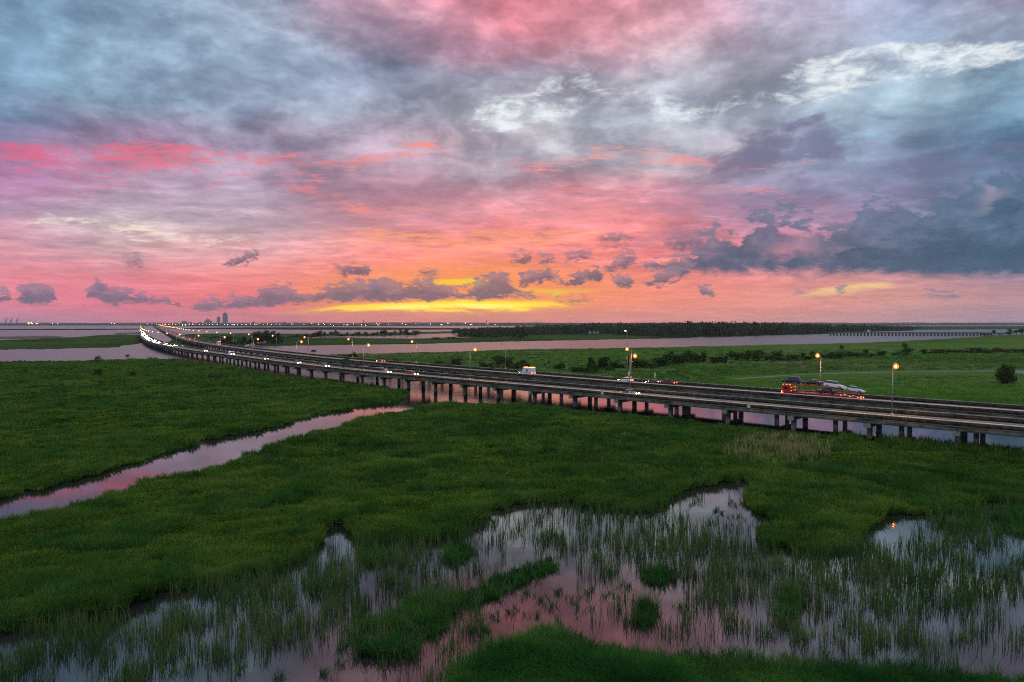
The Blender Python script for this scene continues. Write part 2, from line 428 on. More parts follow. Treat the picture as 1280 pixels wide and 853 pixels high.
sfr = W.ss(W.add(W.mul(cu3, 0.6), W.mul(cu4, 0.4)), W.sub(0.80, W.mul(smk, 0.30)), W.sub(0.90, W.mul(smk, 0.30)))
base = W.mix(W.mul(W.mul(sfr, W.ss(smk, 0.0, 0.25)), 0.72), base, W.ramp(u_0, low_cols))
cumulus(LOW_E, 0.016, 0.08, 0.06, low_cols, 0.5, cnf, 0.8)
cumulus(LOW_D, 0.009, 0.078, 0.05, low_cols, 0.5, cnf, 0.9)
# the big bank to the right
BANK = [(806, 344, 338), (826, 336, 338), (850, 328, 340), (875, 308, 341), (895, 296, 342), (920, 288, 343), (940, 276, 344), (960, 272, 344), (985, 274, 344), (1008, 280, 343), (1030, 286, 343), (1055, 282, 344), (1085, 268, 345), (1110, 258, 346), (1135, 262, 347), (1160, 258, 348), (1190, 244, 349), (1220, 236, 349), (1250, 226, 349), (1280, 214, 349)]
BANK = [(x, t - (6 if x > 860 else 0), b) for x, t, b in BANK]
cumulus(BANK, 0.020, 0.20, 0.045, [(u_of(820), rgb(104, 96, 120)), (u_of(900), rgb(86, 95, 120)), (u_of(980), rgb(78, 93, 118)), (u_of(1120), rgb(68, 92, 117)), (u_of(1280), rgb(62, 93, 119))], 0.42, stretch(cn, 1.35), 0.98, 1.1, rgb(120, 150, 178))
# paler gap inside the bank
gp, _ = band_mask([(950, 310, 14, 0.0), (975, 308, 16, 0.9), (1000, 304, 16, 0.9), (1030, 310, 12, 0.2), (1050, 318, 8, 0.5), (1075, 318, 8, 0.0), (1215, 255, 22, 0.0), (1235, 252, 22, 0.7), (1255, 244, 16, 0.3), (1270, 240, 16, 0.0)], W.mul(W.sub(cu, 0.5), 0.08))
base = W.mix(W.mul(gp, 0.8), base, W.ramp(u_0, [(u_of(980), rgb(200, 132, 152)), (u_of(1060), rgb(170, 150, 170)), (u_of(1240), rgb(175, 160, 182))]))
cumulus(LOW_C, 0.008, 0.07, 0.042, low_cols, 0.4, cnf, 0.95)
cumulus(LOW_B, 0.008, 0.075, 0.034, low_cols, 0.4, cnf, 0.95)
cumulus(LOW_A, 0.008, 0.075, 0.030, low_cols, 0.45, cnf, 0.95)

# below the horizon (never seen directly): dim ground colour
base = W.mix(W.ss(dz, 0.0, -0.06), base, rgb(60, 62, 66))

# physical twilight sky adds a little to the gaps
SUN_AZ, SUN_EL = az_of(590), R(1.2)
sky = W.n('ShaderNodeTexSky', sky_type='NISHITA')
sky.sun_disc = False
sky.sun_elevation = SUN_EL
sky.sun_rotation = SUN_AZ
sky.air_density = 1.2; sky.dust_density = 1.5; sky.ozone_density = 1.5
bg_sky = W.n('ShaderNodeBackground')
W.put(bg_sky.inputs['Color'], sky.outputs[0]); bg_sky.inputs['Strength'].default_value = 0.002
bg = W.n('ShaderNodeBackground')
W.put(bg.inputs['Color'], base); bg.inputs['Strength'].default_value = 1.02
addsh = W.n('ShaderNodeAddShader')
wt.links.new(bg.outputs[0], addsh.inputs[0]); wt.links.new(bg_sky.outputs[0], addsh.inputs[1])
out = W.n('ShaderNodeOutputWorld')
wt.links.new(addsh.outputs[0], out.inputs['Surface'])
scene.world = world

# the sun is down behind the cloud belt: only a weak warm glow is left of it
sl = bpy.data.lights.new("sun", 'SUN')
sl.energy = 0.02
sl.angle = R(16)
sl.color = (1.0, 0.62, 0.42)
so = bpy.data.objects.new("sun", sl)
COL.objects.link(so)
sd = Vector((math.sin(SUN_AZ), math.cos(SUN_AZ), math.tan(R(2.5))))
so.rotation_euler = (-sd).to_track_quat('-Z', 'Y').to_euler()
so.location = (0, 200, 120)
# ================================================================== scene helpers
rng = np.random.default_rng(11)
random.seed(7)


def tag(o, label=None, cat=None, group=None, kind=None):
    if label: o['label'] = label
    if cat: o['category'] = cat
    if group: o['group'] = group
    if kind: o['kind'] = kind
    return o


def empty(name, loc=(0, 0, 0), rz=0.0):
    o = bpy.data.objects.new(name, None)
    o.empty_display_size = 0.5
    o.location = loc
    o.rotation_euler = (0, 0, rz)
    COL.objects.link(o)
    return o


def link_mesh(name, me, parent=None, loc=None):
    o = bpy.data.objects.new(name, me)
    COL.objects.link(o)
    if parent is not None: o.parent = parent
    if loc is not None: o.location = loc
    return o


_kids = {}


def child(o, parent):
    o.parent = parent
    return o


def copy_tree(o, parent=None):
    c = o.copy()
    COL.objects.link(c)
    if parent is not None: c.parent = parent
    for ch in list(o.children):
        copy_tree(ch, c)
    return c


def np_mesh(name, v, quads=None, tris=None, mats=(), attr=None, smooth=False, matidx=None):
    """mesh from numpy arrays: quads (n,4), tris (m,3)"""
    me = bpy.data.meshes.new(name)
    v = np.asarray(v, np.float32)
    nq = 0 if quads is None else len(quads); nt = 0 if tris is None else len(tris)
    me.vertices.add(len(v)); me.vertices.foreach_set('co', v.ravel())
    loops = []
    starts = []
    if nq:
        loops.append(np.asarray(quads, np.int32).ravel()); starts.append(np.arange(nq) * 4)
    if nt:
        loops.append(np.asarray(tris, np.int32).ravel()); starts.append(nq * 4 + np.arange(nt) * 3)
    loops = np.concatenate(loops); starts = np.concatenate(starts).astype(np.int32)
    me.loops.add(len(loops)); me.loops.foreach_set('vertex_index', loops)
    me.polygons.add(nq + nt); me.polygons.foreach_set('loop_start', starts)
    if matidx is not None: me.polygons.foreach_set('material_index', np.asarray(matidx, np.int32))
    if smooth: me.polygons.foreach_set('use_smooth', np.ones(nq + nt, bool))
    me.update(calc_edges=True)
    for m in mats: me.materials.append(m)
    if attr is not None:
        for k, a in attr.items():
            at_ = me.attributes.new(k, 'FLOAT', 'POINT')
            at_.data.foreach_set('value', np.asarray(a, np.float32))
    return me


class MB:
    """collects boxes, tubes and prisms into one mesh"""

    def __init__(self):
        self.v = []; self.f = []

    def quadstrip(self, rings, close=True, caps=True):
        b = len(self.v)
        n = len(rings[0])
        for r_ in rings: self.v.extend([tuple(p) for p in r_])
        for i in range(len(rings) - 1):
            for k in range(n if close else n - 1):
                k2 = (k + 1) % n
                self.f.append((b + i * n + k, b + i * n + k2, b + (i + 1) * n + k2, b + (i + 1) * n + k))
        if caps:
            self.f.append(tuple(b + k for k in reversed(range(n))))
            self.f.append(tuple(b + (len(rings) - 1) * n + k for k in range(n)))
        return self

    def box(self, c, s, rz=0.0, taper=1.0):
        cx, cy, cz = c; sx, sy, sz = s[0] / 2, s[1] / 2, s[2] / 2
        co, si = math.cos(rz), math.sin(rz)
        rings = []
        for z, k in ((-sz, 1.0), (sz, taper)):
            r_ = []
            for x, y in ((-sx, -sy), (sx, -sy), (sx, sy), (-sx, sy)):
                x *= k; y *= k
                r_.append((cx + x * co - y * si, cy + x * si + y * co, cz + z))
            rings.append(r_)
        return self.quadstrip(rings)

    def tube(self, pts, rad, n=6):
        rings = []
        pts = [Vector(p) for p in pts]
        for i, p in enumerate(pts):
            d = (pts[min(i + 1, len(pts) - 1)] - pts[max(i - 1, 0)]).normalized()
            up = Vector((0, 0, 1)) if abs(d.z) < 0.9 else Vector((1, 0, 0))
            a = d.cross(up).normalized(); b = d.cross(a).normalized()
            r_ = rad[i] if hasattr(rad, '__len__') else rad
            rings.append([p + (a * math.cos(t) + b * math.sin(t)) * r_ for t in [2 * math.pi * k / n for k in range(n)]])
        return self.quadstrip(rings)

    def prism(self, prof, y0, y1, shrink=None):
        """profile in x,z extruded along y"""
        r0 = [(x, y0, z) for x, z in prof]; r1 = [(x, y1, z) for x, z in prof]
        return self.quadstrip([r0, r1])

    def mesh(self, name, mat=None, smooth=False, bevel=0.0):
        bm = bmesh.new()
        vs = [bm.verts.new(p) for p in self.v]
        for f in self.f:
            try: bm.faces.new([vs[i] for i in f])
            except ValueError: pass
        bmesh.ops.recalc_face_normals(bm, faces=bm.faces)
        if bevel > 0:
            bmesh.ops.bevel(bm, geom=list(bm.edges), offset=bevel, segments=2, affect='EDGES', profile=0.6, clamp_overlap=True)
        if smooth:
            for f in bm.faces: f.smooth = True
        me = bpy.data.meshes.new(name)
        bm.to_mesh(me); bm.free()
        if mat is not None: me.materials.append(mat)
        return me

    def build(self, name, mat, parent=None, smooth=False, bevel=0.0):
        return link_mesh(name, self.mesh(name, mat, smooth, bevel), parent)


# ------------------------------------------------------------------ materials
def pmat(name, col, rough=0.7, spec=0.3, metal=0.0, var=0.0, vscale=1.0, bump=0.0, bscale=8.0, col2=None, coat=0.0):
    m = bpy.data.materials.new(name)
    m.use_nodes = True
    T = NT(m.node_tree)
    b = m.node_tree.nodes['Principled BSDF']
    c4 = (*col, 1.0)
    if var > 0 or col2 is not None:
        pos = T.n('ShaderNodeNewGeometry').outputs['Position']
        nz = T.noise(pos, vscale, 5, 0.6, 0.2)
        f = T.ss(nz, 0.35, 0.65)
        lo = tuple(c * (1 - var) for c in col) + (1,)
        hi = (*col2, 1.0) if col2 is not None else tuple(min(1, c * (1 + var)) for c in col) + (1,)
        T.put(b.inputs['Base Color'], T.mix(f, lo, hi))
        if bump > 0:
            bp = T.n('ShaderNodeBump')
            bp.inputs['Strength'].default_value = bump
            bp.inputs['Distance'].default_value = 0.1
            T.put(bp.inputs['Height'], T.noise(pos, bscale, 5, 0.6))
            T.put(b.inputs['Normal'], bp.outputs[0])
    else:
        b.inputs['Base Color'].default_value = c4
    b.inputs['Roughness'].default_value = rough
    b.inputs['Specular IOR Level'].default_value = spec
    b.inputs['Metallic'].default_value = metal
    if coat: b.inputs['Coat Weight'].default_value = coat
    return m


def emat(name, col, strength):
    m = bpy.data.materials.new(name)
    m.use_nodes = True
    t = m.node_tree
    b = t.nodes['Principled BSDF']
    b.inputs['Base Color'].default_value = (0.4, 0.4, 0.4, 1)
    b.inputs['Emission Color'].default_value = (*col, 1)
    b.inputs['Emission Strength'].default_value = strength
    m.cycles.emission_sampling = 'AUTO' if strength > 10 else 'NONE'
    return m


def grass_mat(name, c_dark, c_mid, c_light, scale=0.05, rough=0.9, trans=0.25, dry=None):
    """blades and leaves: hue varies from tuft to tuft (attribute) and over the field (noise)"""
    m = bpy.data.materials.new(name)
    m.use_nodes = True
    t = m.node_tree
    for nd in list(t.nodes): t.nodes.remove(nd)
    T = NT(t)
    at_ = T.n('ShaderNodeAttribute', attribute_name='tint')
    pos = T.n('ShaderNodeNewGeometry').outputs['Position']
    nz = T.noise(pos, scale, 5, 0.6, 0.4)
    f = T.add(T.mul(T.ss(nz, 0.34, 0.66), 0.5), T.mul(at_.outputs['Fac'], 0.5))
    st = [(0.1, c_dark), (0.5, c_mid), (0.9, c_light)]
    col = T.ramp(f, [(p, (*c, 1)) for p, c in st])
    if dry is not None:
        nd_ = T.noise(T.vm('ADD', pos, (50, 20, 0)), scale * 1.7, 4, 0.6, 0.3)
        col = T.mix(T.mul(T.ss(nd_, 0.52, 0.72), 0.6), col, (*dry, 1))
    d = T.n('ShaderNodeBsdfDiffuse'); T.put(d.inputs['Color'], col)
    tr = T.n('ShaderNodeBsdfTranslucent'); T.put(tr.inputs['Color'], col)
    mx = T.n('ShaderNodeMixShader'); mx.inputs[0].default_value = trans
    t.links.new(d.outputs[0], mx.inputs[1]); t.links.new(tr.outputs[0], mx.inputs[2])
    o = T.n('ShaderNodeOutputMaterial')
    t.links.new(mx.outputs[0], o.inputs['Surface'])
    return m


M = {}
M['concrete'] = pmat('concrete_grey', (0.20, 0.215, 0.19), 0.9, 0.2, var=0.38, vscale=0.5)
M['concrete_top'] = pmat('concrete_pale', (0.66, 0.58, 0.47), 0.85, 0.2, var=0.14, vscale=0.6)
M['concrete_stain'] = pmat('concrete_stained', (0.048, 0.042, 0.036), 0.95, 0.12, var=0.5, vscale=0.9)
M['pile'] = pmat('pile_concrete', (0.15, 0.15, 0.135), 0.92, 0.15, var=0.45, vscale=1.1)
_T = NT(M['pile'].node_tree)                       # dark tide mark where the water rises and falls
_b = M['pile'].node_tree.nodes['Principled BSDF']
_z = _T.sep(_T.n('ShaderNodeNewGeometry').outputs['Position'])[2]
_c = _b.inputs['Base Color'].links[0].from_socket
_T.put(_b.inputs['Base Color'], _T.mix(_T.ss(_T.add(_z, _T.mul(_T.noise(_T.n('ShaderNodeNewGeometry').outputs['Position'], 2.0), 0.5)), 1.35, 0.95), _c, (0.022, 0.024, 0.018, 1)))
M['asphalt'] = pmat('asphalt_worn', (0.14, 0.105, 0.08), 0.92, 0.25, var=0.25, vscale=0.25)
M['paint_w'] = pmat('road_paint_white', (0.6, 0.6, 0.57), 0.8, 0.2, var=0.2, vscale=2.0)
M['paint_y'] = pmat('road_paint_yellow', (0.55, 0.36, 0.06), 0.8, 0.2, var=0.2, vscale=2.0)
M['steel'] = pmat('galvanised_steel', (0.34, 0.35, 0.35), 0.5, 0.4, 0.5)
M['steel_dark'] = pmat('dark_steel', (0.06, 0.06, 0.065), 0.6, 0.4, 0.2)
M['black'] = pmat('rubber_black', (0.012, 0.012, 0.013), 0.85, 0.2)
M['glass'] = pmat('car_glass', (0.015, 0.018, 0.022), 0.08, 0.6)
M['rim'] = pmat('wheel_rim', (0.4, 0.4, 0.41), 0.35, 0.5, 0.8)
M['bulb'] = emat('sodium_bulb', (1.0, 0.62, 0.22), 60.0)
M['amber'] = bpy.data.materials.new('sodium_halo_globe')          # oversized glowing globe imitates the lamp's halo; the bulb shines through
M['amber'].use_nodes = True
_t = M['amber'].node_tree
for _n in list(_t.nodes): _t.nodes.remove(_n)
_e = _t.nodes.new('ShaderNodeEmission'); _e.inputs[0].default_value = (1.0, 0.17, 0.006, 1); _e.inputs[1].default_value = 3.0
_tr = _t.nodes.new('ShaderNodeBsdfTransparent'); _mx = _t.nodes.new('ShaderNodeMixShader'); _mx.inputs[0].default_value = 0.62
_o = _t.nodes.new('ShaderNodeOutputMaterial')
M['amber'].cycles.emission_sampling = 'NONE'
_t.links.new(_tr.outputs[0], _mx.inputs[1]); _t.links.new(_e.outputs[0], _mx.inputs[2]); _t.links.new(_mx.outputs[0], _o.inputs['Surface'])
M['white_lamp'] = emat('white_lamp', (1.0, 0.93, 0.8), 12.0)
M['unlit'] = pmat('unlit_lens', (0.35, 0.33, 0.28), 0.3, 0.5)
M['head_w'] = emat('headlight_white', (0.82, 0.88, 1.0), 70.0)
M['head_y'] = emat('headlight_warm', (1.0, 0.80, 0.42), 70.0)
M['tail'] = emat('tail_light_red', (1.0, 0.05, 0.03), 14.0)
M['marker'] = emat('marker_light_orange', (1.0, 0.22, 0.01), 3.2)
M['marker_red'] = emat('marker_light_red', (1.0, 0.16, 0.04), 7.0)
for k, c in dict(white=(0.72, 0.74, 0.76), silver=(0.42, 0.45, 0.48), red=(0.45, 0.02, 0.022), darkred=(0.13, 0.012, 0.014), blue=(0.055, 0.09, 0.15), black=(0.018, 0.019, 0.022), navy=(0.02, 0.028, 0.05), grey=(0.16, 0.17, 0.18)).items():
    M['car_' + k] = pmat('paint_' + k, c, 0.32, 0.5, coat=0.4)

# ------------------------------------------------------------------ polygons


def inside(px, py, poly):
    """even-odd test, vectorised"""
    poly = np.asarray(poly, float)
    x0, y0 = poly[:, 0], poly[:, 1]
    x1, y1 = np.roll(x0, -1), np.roll(y0, -1)
    r_ = np.zeros(len(px), bool)
    for i in range(len(poly)):
        if y0[i] == y1[i]: continue
        c = (y0[i] > py) != (y1[i] > py)
        xx = (x1[i] - x0[i]) * (py - y0[i]) / (y1[i] - y0[i]) + x0[i]
        r_ ^= c & (px < xx)
    return r_


def vnoise(x, seed=0):
    """1-d value noise"""
    r_ = np.random.default_rng(seed).random(4096)
    i = np.floor(x).astype(int); f = x - i
    f = f * f * (3 - 2 * f)
    return r_[i % 4096] * (1 - f) + r_[(i + 1) % 4096] * f - 0.5


def vnoise2(x, y, seed=0):
    r_ = np.random.default_rng(seed).random((256, 256))
    xi = np.floor(x).astype(int); yi = np.floor(y).astype(int)
    fx = x - xi; fy = y - yi
    fx = fx * fx * (3 - 2 * fx); fy = fy * fy * (3 - 2 * fy)
    g = lambda a, b: r_[a % 256, b % 256]
    return (g(xi, yi) * (1 - fx) + g(xi + 1, yi) * fx) * (1 - fy) + (g(xi, yi + 1) * (1 - fx) + g(xi + 1, yi + 1) * fx) * fy


def fbm2(x, y, seed=0, o=4):
    s = 0; a = 0.5; t = 0
    for k in range(o):
        s = s + a * vnoise2(x * 2 ** k + 13.7 * k, y * 2 ** k + 5.1 * k, seed + k); t += a; a *= 0.5
    return s / t


def shore(poly, jit=1.0, step=3.0, seed=1):
    """resample a traced outline (photo pixels) and roughen it like a natural shore"""
    poly = np.asarray(poly, float)
    nxt = np.roll(poly, -1, 0)
    pts = []
    for a, b in zip(poly, nxt):
        L = math.hypot(*(b - a))
        n = max(1, int(L / step))
        for k in range(n): pts.append(a + (b - a) * k / n)
    pts = np.array(pts)
    d = np.cumsum(np.r_[0, np.hypot(*np.diff(pts, axis=0).T)])
    depth = np.clip((pts[:, 1] - HOR) / 130.0, 0.02, 2.5)
    dy_ = (vnoise(d / 9, seed) + 0.5 * vnoise(d / 3.5, seed + 1)) * 3.0 * jit * depth
    dx_ = (vnoise(d / 8, seed + 2) + 0.5 * vnoise(d / 3, seed + 3)) * 6.0 * jit * np.clip(depth * 2, 0.2, 2)
    pts[:, 0] += dx_; pts[:, 1] += dy_
    pts[:, 1] = np.maximum(pts[:, 1], HOR + 0.7)
    return pts


from mathutils.geometry import tessellate_polygon


def land(name, poly, mat, z=0.3, skirt=0.9, jit=1.0, step=3.0, seed=1):
    pts = shore(poly, jit, step, seed)
    w = at(pts[:, 0], pts[:, 1], 0.0)[:, :2]
    n = len(w)
    top = np.c_[w, np.full(n, z)]; low = np.c_[w, np.full(n, z - skirt)]
    tri = tessellate_polygon([[Vector((p[0], p[1], 0)) for p in w]])
    ar = lambda t: (w[t[1]][0] - w[t[0]][0]) * (w[t[2]][1] - w[t[0]][1]) - (w[t[1]][1] - w[t[0]][1]) * (w[t[2]][0] - w[t[0]][0])
    tri = [t if ar(t) > 0 else (t[0], t[2], t[1]) for t in tri if abs(ar(t)) > 1e-9]
    idx = np.arange(n); i2 = (idx + 1) % n
    quads = np.c_[idx, i2, i2 + n, idx + n]
    o = link_mesh(name, np_mesh(name, np.r_[top, low], quads, np.array(tri), [mat]))
    tag(o, kind='structure')
    return o, pts
M['head_glare'] = emat('headlight_beam', (1.0, 0.93, 0.75), 1500.0)
# ================================================================== water, land
def ground_mat(name, cols, scale=0.02, stretch=(1, 1, 1), bump=0.3, bscale=1.2, fine=0.6, fdark=(0.5, 0.55, 0.5)):
    m = bpy.data.materials.new(name)
    m.use_nodes = True
    T = NT(m.node_tree)
    b = m.node_tree.nodes['Principled BSDF']
    pos = T.vm('MULTIPLY', T.n('ShaderNodeNewGeometry').outputs['Position'], stretch)
    n_a = T.noise(pos, scale, 6, 0.6, 0.5)
    n_b = T.noise(pos, scale * 9, 5, 0.6, 0.3)
    n_c = T.noise(pos, fine, 4, 0.65, 0.0)
    f = T.add(T.mul(T.ss(n_a, 0.33, 0.67), 0.65), T.mul(T.ss(n_b, 0.3, 0.7), 0.35))
    k = len(cols)
    col = T.ramp(f, [(0.08 + 0.84 * i / (k - 1), (*c, 1)) for i, c in enumerate(cols)])
    col = T.mix(T.mul(T.ss(n_c, 0.5, 0.72), 0.7), col, T.mix(1.0, col, (*fdark, 1), 'MULTIPLY'))
    T.put(b.inputs['Base Color'], col)
    b.inputs['Roughness'].default_value = 1.0
    b.inputs['Specular IOR Level'].default_value = 0.0
    bp = T.n('ShaderNodeBump')
    bp.inputs['Strength'].default_value = bump
    bp.inputs['Distance'].default_value = 0.5
    T.put(bp.inputs['Height'], T.noise(pos, bscale, 5, 0.65))
    T.put(b.inputs['Normal'], bp.outputs[0])
    return m


G_marsh = ground_mat('marsh_green', [(0.020, 0.045, 0.008), (0.032, 0.070, 0.010), (0.052, 0.085, 0.014)], 0.018, fine=1.4)
G_far = ground_mat('far_marsh_green', [(0.024, 0.045, 0.016), (0.036, 0.068, 0.016), (0.062, 0.075, 0.030)], 0.006, fine=0.25, bscale=0.4)
G_field = ground_mat('meadow_green', [(0.036, 0.076, 0.014), (0.052, 0.118, 0.018), (0.072, 0.118, 0.030), (0.095, 0.115, 0.042)], 0.008, fine=0.35, bscale=0.5)
G_mud = ground_mat('wet_mud', [(0.012, 0.014, 0.008), (0.018, 0.022, 0.010), (0.026, 0.030, 0.014)], 0.2, fine=2.0)
G_flat = ground_mat('mud_flat', [(0.10, 0.085, 0.06), (0.14, 0.115, 0.085)], 0.004, fine=0.05, bscale=0.1)
G_wood = ground_mat('wood_floor', [(0.016, 0.022, 0.012), (0.024, 0.030, 0.016)], 0.01, fine=0.1)

# --- one water sheet to the horizon
wm = bpy.data.materials.new('water')
wm.use_nodes = True
T = NT(wm.node_tree)
wb = wm.node_tree.nodes['Principled BSDF']
pos = T.n('ShaderNodeNewGeometry').outputs['Position']
wxp, wyp, _ = T.sep(pos)
river = T.ss(wyp, 150.0, 330.0)                     # sheltered pond near by, wind ripples on the river
wb.inputs['Base Color'].default_value = (0.012, 0.014, 0.013, 1)
wb.inputs['IOR'].default_value = 1.95
T.put(wb.inputs['Roughness'], T.lerp(river, 0, 1, 0.012, 0.30))
rp = T.noise(T.vm('MULTIPLY', pos, (1.0, 0.6, 1.0)), 0.9, 5, 0.6, 0.2)
rp2 = T.noise(T.vm('MULTIPLY', pos, (1.0, 0.5, 1.0)), 0.16, 4, 0.6, 0.2)
bp = T.n('ShaderNodeBump')
T.put(bp.inputs['Strength'], T.lerp(river, 0, 1, 0.018, 0.45))
bp.inputs['Distance'].default_value = 0.25
T.put(bp.inputs['Height'], T.add(rp, T.mul(rp2, T.lerp(river, 0, 1, 0.8, 2.0))))
T.put(wb.inputs['Normal'], bp.outputs[0])
R_W = 46000.0
ring = [(R_W * math.sin(2 * math.pi * k / 64), R_W * math.cos(2 * math.pi * k / 64), 0) for k in range(64)]
water = link_mesh('water', np_mesh('water', np.array([(0, 60, 0)] + ring), None, np.array([(0, 1 + (k + 1) % 64, 1 + k) for k in range(64)]), [wm]))
tag(water, kind='structure')

# --- outlines traced on the photograph (pixels), laid on the water level
XR, XL = 1560, -300
near_top = [(XL, 712), (-100, 668), (0, 646), (60, 633), (130, 611), (200, 591), (260, 579), (320, 560), (360, 545), (420, 526), (440, 519), (467, 512), (501, 507), (530, 505.5), (560, 503.5), (600, 504.5), (657, 506), (708, 512), (766, 519), (800, 522.5), (851, 526.6), (905, 533.5), (960, 538.7), (1000, 543), (1040, 547), (1100, 554), (1180, 563), (1280, 575.5), (XR, 605)]
near_low = [(XR, 660), (1400, 640), (1280, 631), (1250, 626), (1210, 632), (1180, 638), (1160, 644), (1138, 642), (1120, 640), (1104, 645), (1086, 662), (1066, 688), (1010, 691), (960, 680), (948, 668), (968, 652), (944, 638), (930, 624), (946, 612), (942, 602), (918, 599), (880, 606), (845, 616), (828, 630), (806, 640), (780, 636), (745, 631), (700, 624), (650, 629), (606, 640), (590, 655), (560, 672), (520, 676), (482, 668), (450, 674), (430, 648), (412, 655), (392, 688), (340, 715), (270, 727), (205, 734), (150, 762), (110, 772), (55, 776), (0, 786), (-100, 800), (XL, 830)]
near_top = [(a, b + (b - HOR) * float(np.interp(a, [400, 440, 500, 540, 620], [0.055, 0.085, 0.085, 0.03, 0.008]))) for a, b in near_top]
NEAR = near_top + near_low
land_near, NEAR_P = land('near_marsh', NEAR, G_marsh, 0.22, seed=3)
LOWER = [(560, 1000), (566, 850), (578, 816), (602, 799), (650, 784), (682, 769), (700, 775), (740, 789), (792, 797), (840, 802), (900, 802), (980, 806), (1040, 806), (1100, 816), (1200, 824), (1280, 833), (XR, 850), (XR, 1000)]
LOWER = [(a, b + 0.085 * (b - HOR)) for a, b in LOWER]
land_low, LOW_P = land('front_marsh', LOWER, G_mud, 0.12, seed=5)
ISLETS = [
    [(546, 754), (570, 746), (602, 738), (606, 752), (578, 764), (550, 772)],
    [(514, 798), (530, 782), (556, 770), (562, 778), (540, 796), (522, 806)],
    [(600, 742), (622, 722), (655, 712), (684, 700), (694, 708), (680, 722), (650, 733), (618, 748), (600, 752)],
    [(490, 775), (505, 757), (530, 750), (548, 752), (545, 770), (528, 784), (500, 786)],
    [(442, 812), (448, 786), (468, 776), (490, 782), (520, 795), (522, 812), (500, 824), (470, 820), (452, 822)],
    [(752, 630), (762, 615), (785, 611), (812, 616), (816, 628), (796, 638), (768, 640)],
    [(446, 700), (452, 680), (474, 672), (490, 682), (486, 700), (466, 706)],
    [(556, 700), (562, 686), (585, 684), (592, 694), (578, 704)],
    [(803, 724), (812, 712), (832, 712), (840, 724), (822, 734)],
    [(1172, 658), (1180, 640), (1215, 638), (1232, 648), (1222, 662), (1190, 664)],
    [(1240, 664), (1246, 644), (1280, 640), (1330, 644), (1330, 666), (1280, 668)],
    [(972, 770), (978, 738), (992, 732), (1004, 745), (1000, 770), (986, 776)],
    [(795, 780), (798, 758), (812, 756), (816, 776), (806, 784)],
]
for i, p in enumerate(ISLETS):
    pass

LEFT = [(XL, 452), (0, 453), (80, 452.2), (140, 450.2), (200, 449.2), (222, 449.6), (257, 453), (290, 459), (322, 464.5), (355, 470), (383, 472.5), (420, 477), (438, 479.5), (481, 485), (508, 489.5), (514, 493), (508, 498.5), (491, 504), (451, 508.5), (420, 513), (390, 519), (330, 536), (270, 547), (200, 569), (120, 591), (60, 607), (0, 621), (-100, 648), (XL, 690)]
land_left, LEFT_P = land('left_marsh', LEFT, G_marsh, 0.3, seed=7)
RIGHT = [(352, 452.5), (372, 446.5), (401, 444), (450, 443), (500, 441.6), (533, 440.7), (600, 439), (640, 437.6), (754, 436), (860, 434), (960, 431.6), (1080, 429), (1129, 426.8), (1196, 423.2), (1226, 421.4), (1242, 419.3), (1330, 418.4), (XR, 418), (XR, 556), (1280, 530), (1116, 515), (960, 504), (850, 496), (740, 487), (640, 477), (560, 468), (480, 459), (420, 455)]
land_right, RIGHT_P = land('far_meadow', RIGHT, G_field, 0.35, seed=9)
ISLE = [(XL, 428), (-60, 426.8), (0, 425.8), (75, 423), (125, 419.6), (150, 418.8), (172, 419.6), (186, 421), (186, 428), (172, 430.2), (151, 432.6), (150, 434.4), (100, 435.5), (60, 436.6), (0, 437.2), (-60, 437.6), (XL, 438)]
land('left_island', ISLE, G_far, 0.4, seed=11)
land('mud_flat', [(XL, 421.5), (0, 421.2), (60, 420), (84, 421.5), (60, 423.2), (0, 424.4), (XL, 425)], G_flat, 0.15, seed=12)
land('mud_flat', [(136, 418.2), (150, 416), (172, 415.8), (182, 416.6), (176, 418.4), (150, 418.6)], G_flat, 0.15, seed=13)
land('sand_bar', [(XL, 411.4), (0, 411.6), (90, 411.5), (172, 411.2), (182, 412), (120, 412.7), (0, 412.8), (XL, 412.7)], G_wood, 0.6, seed=14)
ISLE2 = [(200, 432.4), (212, 427), (222, 421.5), (232, 418.4), (262, 417.4), (300, 417.0), (345, 417.6), (400, 417.6), (460, 417.4), (520, 417.2), (524, 419.2), (470, 420.2), (404, 420.8), (352, 423.6), (310, 430), (304, 433.6), (270, 433.9)]
land('wooded_island', ISLE2, G_far, 0.5, seed=15)
land('grass_strip', [(334, 428.5), (350, 423.2), (420, 422.4), (500, 423.8), (560, 423.4), (620, 420.4), (660, 418.0), (760, 417.5), (812, 418.2), (822, 420.2), (868, 421.4), (862, 422.8), (790, 424.1), (702, 425.9), (640, 427), (500, 430.5), (380, 431.9), (338, 432.6), (316, 431)], G_far, 0.45, seed=16)
land('far_flat', [(500, 419.2), (536, 417.6), (570, 416.6), (580, 414.2), (556, 414.6), (520, 415.4), (470, 416.2), (470, 417.5), (520, 417.4)], G_far, 0.3, seed=17)
WOODS = [(572, 421.5), (574, 413.5), (600, 410.5), (660, 409.2), (760, 408.4), (900, 408.0), (1060, 408.4), (1140, 410.5), (1142, 413.5), (1060, 415.5), (1044, 417), (1000, 418.6), (960, 419.4), (915, 421.2), (868, 421.2), (850, 422.4), (812, 421), (760, 418.4), (660, 419.5), (620, 421.5)]
land('wooded_shore', WOODS, G_wood, 0.7, seed=18)
land('far_shore_strip', [(206, 410.8), (300, 409.6), (420, 409.4), (575, 410.6), (576, 412.2), (480, 412.6), (400, 412.6), (300, 411.9), (230, 411.6)], G_wood, 0.6, seed=19)
land('right_far_shore', [(1100, 408.6), (1200, 408), (XR, 408), (XR, 411.5), (1280, 411.6), (1180, 412.2), (1140, 412.6), (1080, 411)], G_far, 0.6, seed=21)
